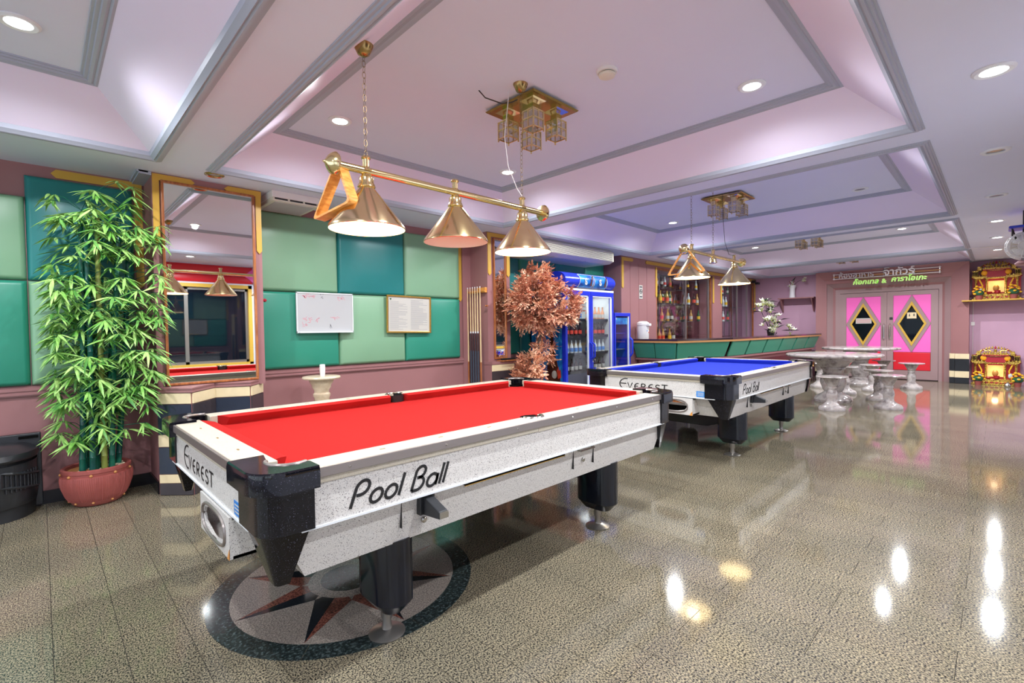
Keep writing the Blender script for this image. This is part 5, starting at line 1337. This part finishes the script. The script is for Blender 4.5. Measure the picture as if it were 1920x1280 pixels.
def marigold(loc, label):
    t = empty('marigold_pot', loc); tag(t, label, 'plant', 'potted marigolds at the shrines')
    MB().lathe([(.0,0),(.045,0),(.06,.085),(.063,.09),(.055,.09),(.0,.08)], 14).build('pot', 'terracotta', t)
    rr_ = random.Random(int(loc[1]*100+loc[2]*10))
    MB().sphere((0,0,.14), .085, 10, 8, (1,1,.8)).build('leaves', 'bottle_green', t)
    for k in range(15):
        a = k*2.4; z = .11+.012*k; r_ = .095*math.sqrt(max(.05,1-(k/16)**1.5))
        MB().sphere((r_*math.cos(a), r_*math.sin(a), z), .026, 8, 6, (1,1,.75)).build('flower', 'flower_yellow' if k % 3 else 'flower_gold', t)
shrine((14.24,.05,0), 'golden red altar shrine standing on the floor')
shrine((14.24,.05,1.775), 'golden red altar shrine standing on the high wall shelf')
ws = empty('shrine_shelf', (14.16,.06,1.775)); tag(ws, 'long gold-edged wall shelf carrying the upper shrine', 'shelf')
MB().box(-.26,.2,-.62,.5,-.025,-.0005).build('board', 'goldpaint', ws, False, .003)
marigold((13.96,.30,0), 'marigold pot beside the tiled pillar at the floor shrine'); marigold((13.96,-.27,0), 'marigold pot at the picture edge by the floor shrine')
marigold((13.96,.30,1.775), 'marigold pot on the high shelf toward the pink doors'); marigold((13.96,-.20,1.775), 'marigold pot on the high shelf toward the picture edge')
jr = tag(MB().lathe([(.0,0),(.04,0),(.055,.03),(.045,.06),(.02,.08),(.025,.09),(.0,.1)], 16).build('silver_jar', 'chrome', None, True, 0, (13.9,-.13,0)), 'small silver jar on the floor in front of the shrine', 'jar')
sw = tag(MB().box(-.01,0,-.03,.03,-.04,.04).build('wall_switch', 'white_plastic', None, False, .004, (XB+.02,.40,1.28)), 'white wall switch between the tiled pillar and shrine wall', 'switch')
MB().tube([(-.005,.0,.04),(-.005,.0,.47)], .006, 5).tube([(-.005,0,-.04),(-.005,0,-1.2)], .005, 5).build('conduit', 'cable_white', sw)

# ------------------------------------------------------------------ ceiling fan unit at the right edge
fn = empty('hanging_fan', (8.3,-.20,ZC)); tag(fn, 'white caged fan with blue cover hanging from the soffit at the right edge', 'fan')
MB().tube([(0,0,0),(0,0,-.38)], .014, 8).tube([(-.1,.1,-.2),(-.1,.1,-.3)], .008, 6).tube([(-.02,.1,-.2),(-.02,.06,-.36)], .009, 6).build('hanger', 'cable', fn)
MB().box(-.16,.16,-.12,.13,-.215,-.185).build('cover', 'fridge_blue', fn, False, .012)
MB().lathe([(.0,.03),(.14,.0),(.165,.02),(.16,.05)],24,(0,0,0),T(-.02,0,-.42) @ RY(PI/2)).build('rear_shell', 'white_plastic', fn)
MB().lathe([(.0,-.02),(.10,-.02),(.13,.01),(.12,.07),(.06,.1),(.0,.1)], 20, (0,0,0), T(0,-.02,-.42) @ RY(-PI/2)).build('motor', 'white_plastic', fn)
cg = MB()
for k in range(18):
    a = k*2*PI/18
    cg.tube([(-.03,.16*math.cos(a),-.42+.16*math.sin(a)),(-.10,.14*math.cos(a),-.42+.14*math.sin(a)),(-.125,.05*math.cos(a),-.42+.05*math.sin(a))], .004, 5)
for r_, x_ in ((.16,-.03),(.14,-.10),(.05,-.125)): cg.torus(r_, .006, 24, 5, T(x_,0,-.42) @ RY(PI/2))
cg.build('cage', 'white_plastic', fn)
for k in range(3):
    M = T(-.07,0,-.42) @ RX(k*2*PI/3) @ RZ(.4)
    MB().add([(0,.02,0),(.0,.12,.05),(.0,.13,-.04),(0,.03,-.03)], [(0,1,2,3)], M).build('blade', 'ivory_plastic', fn)
MB().lathe([(.0,0),(.15,0),(.16,.02),(.13,.05),(.0,.06)], 24, (.02,-.08,-.64)).build('bowl', 'mauve', fn)
cb = tag(MB().tube([(0,.36,0),(0,0,-.012),(0,-.5,-.004)], .006, 5).build('ceiling_cable', 'cable_white', None, True, 0, (11.74,.0,ZC-.003)), 'thin white cable stapled across the soffit', 'cable')
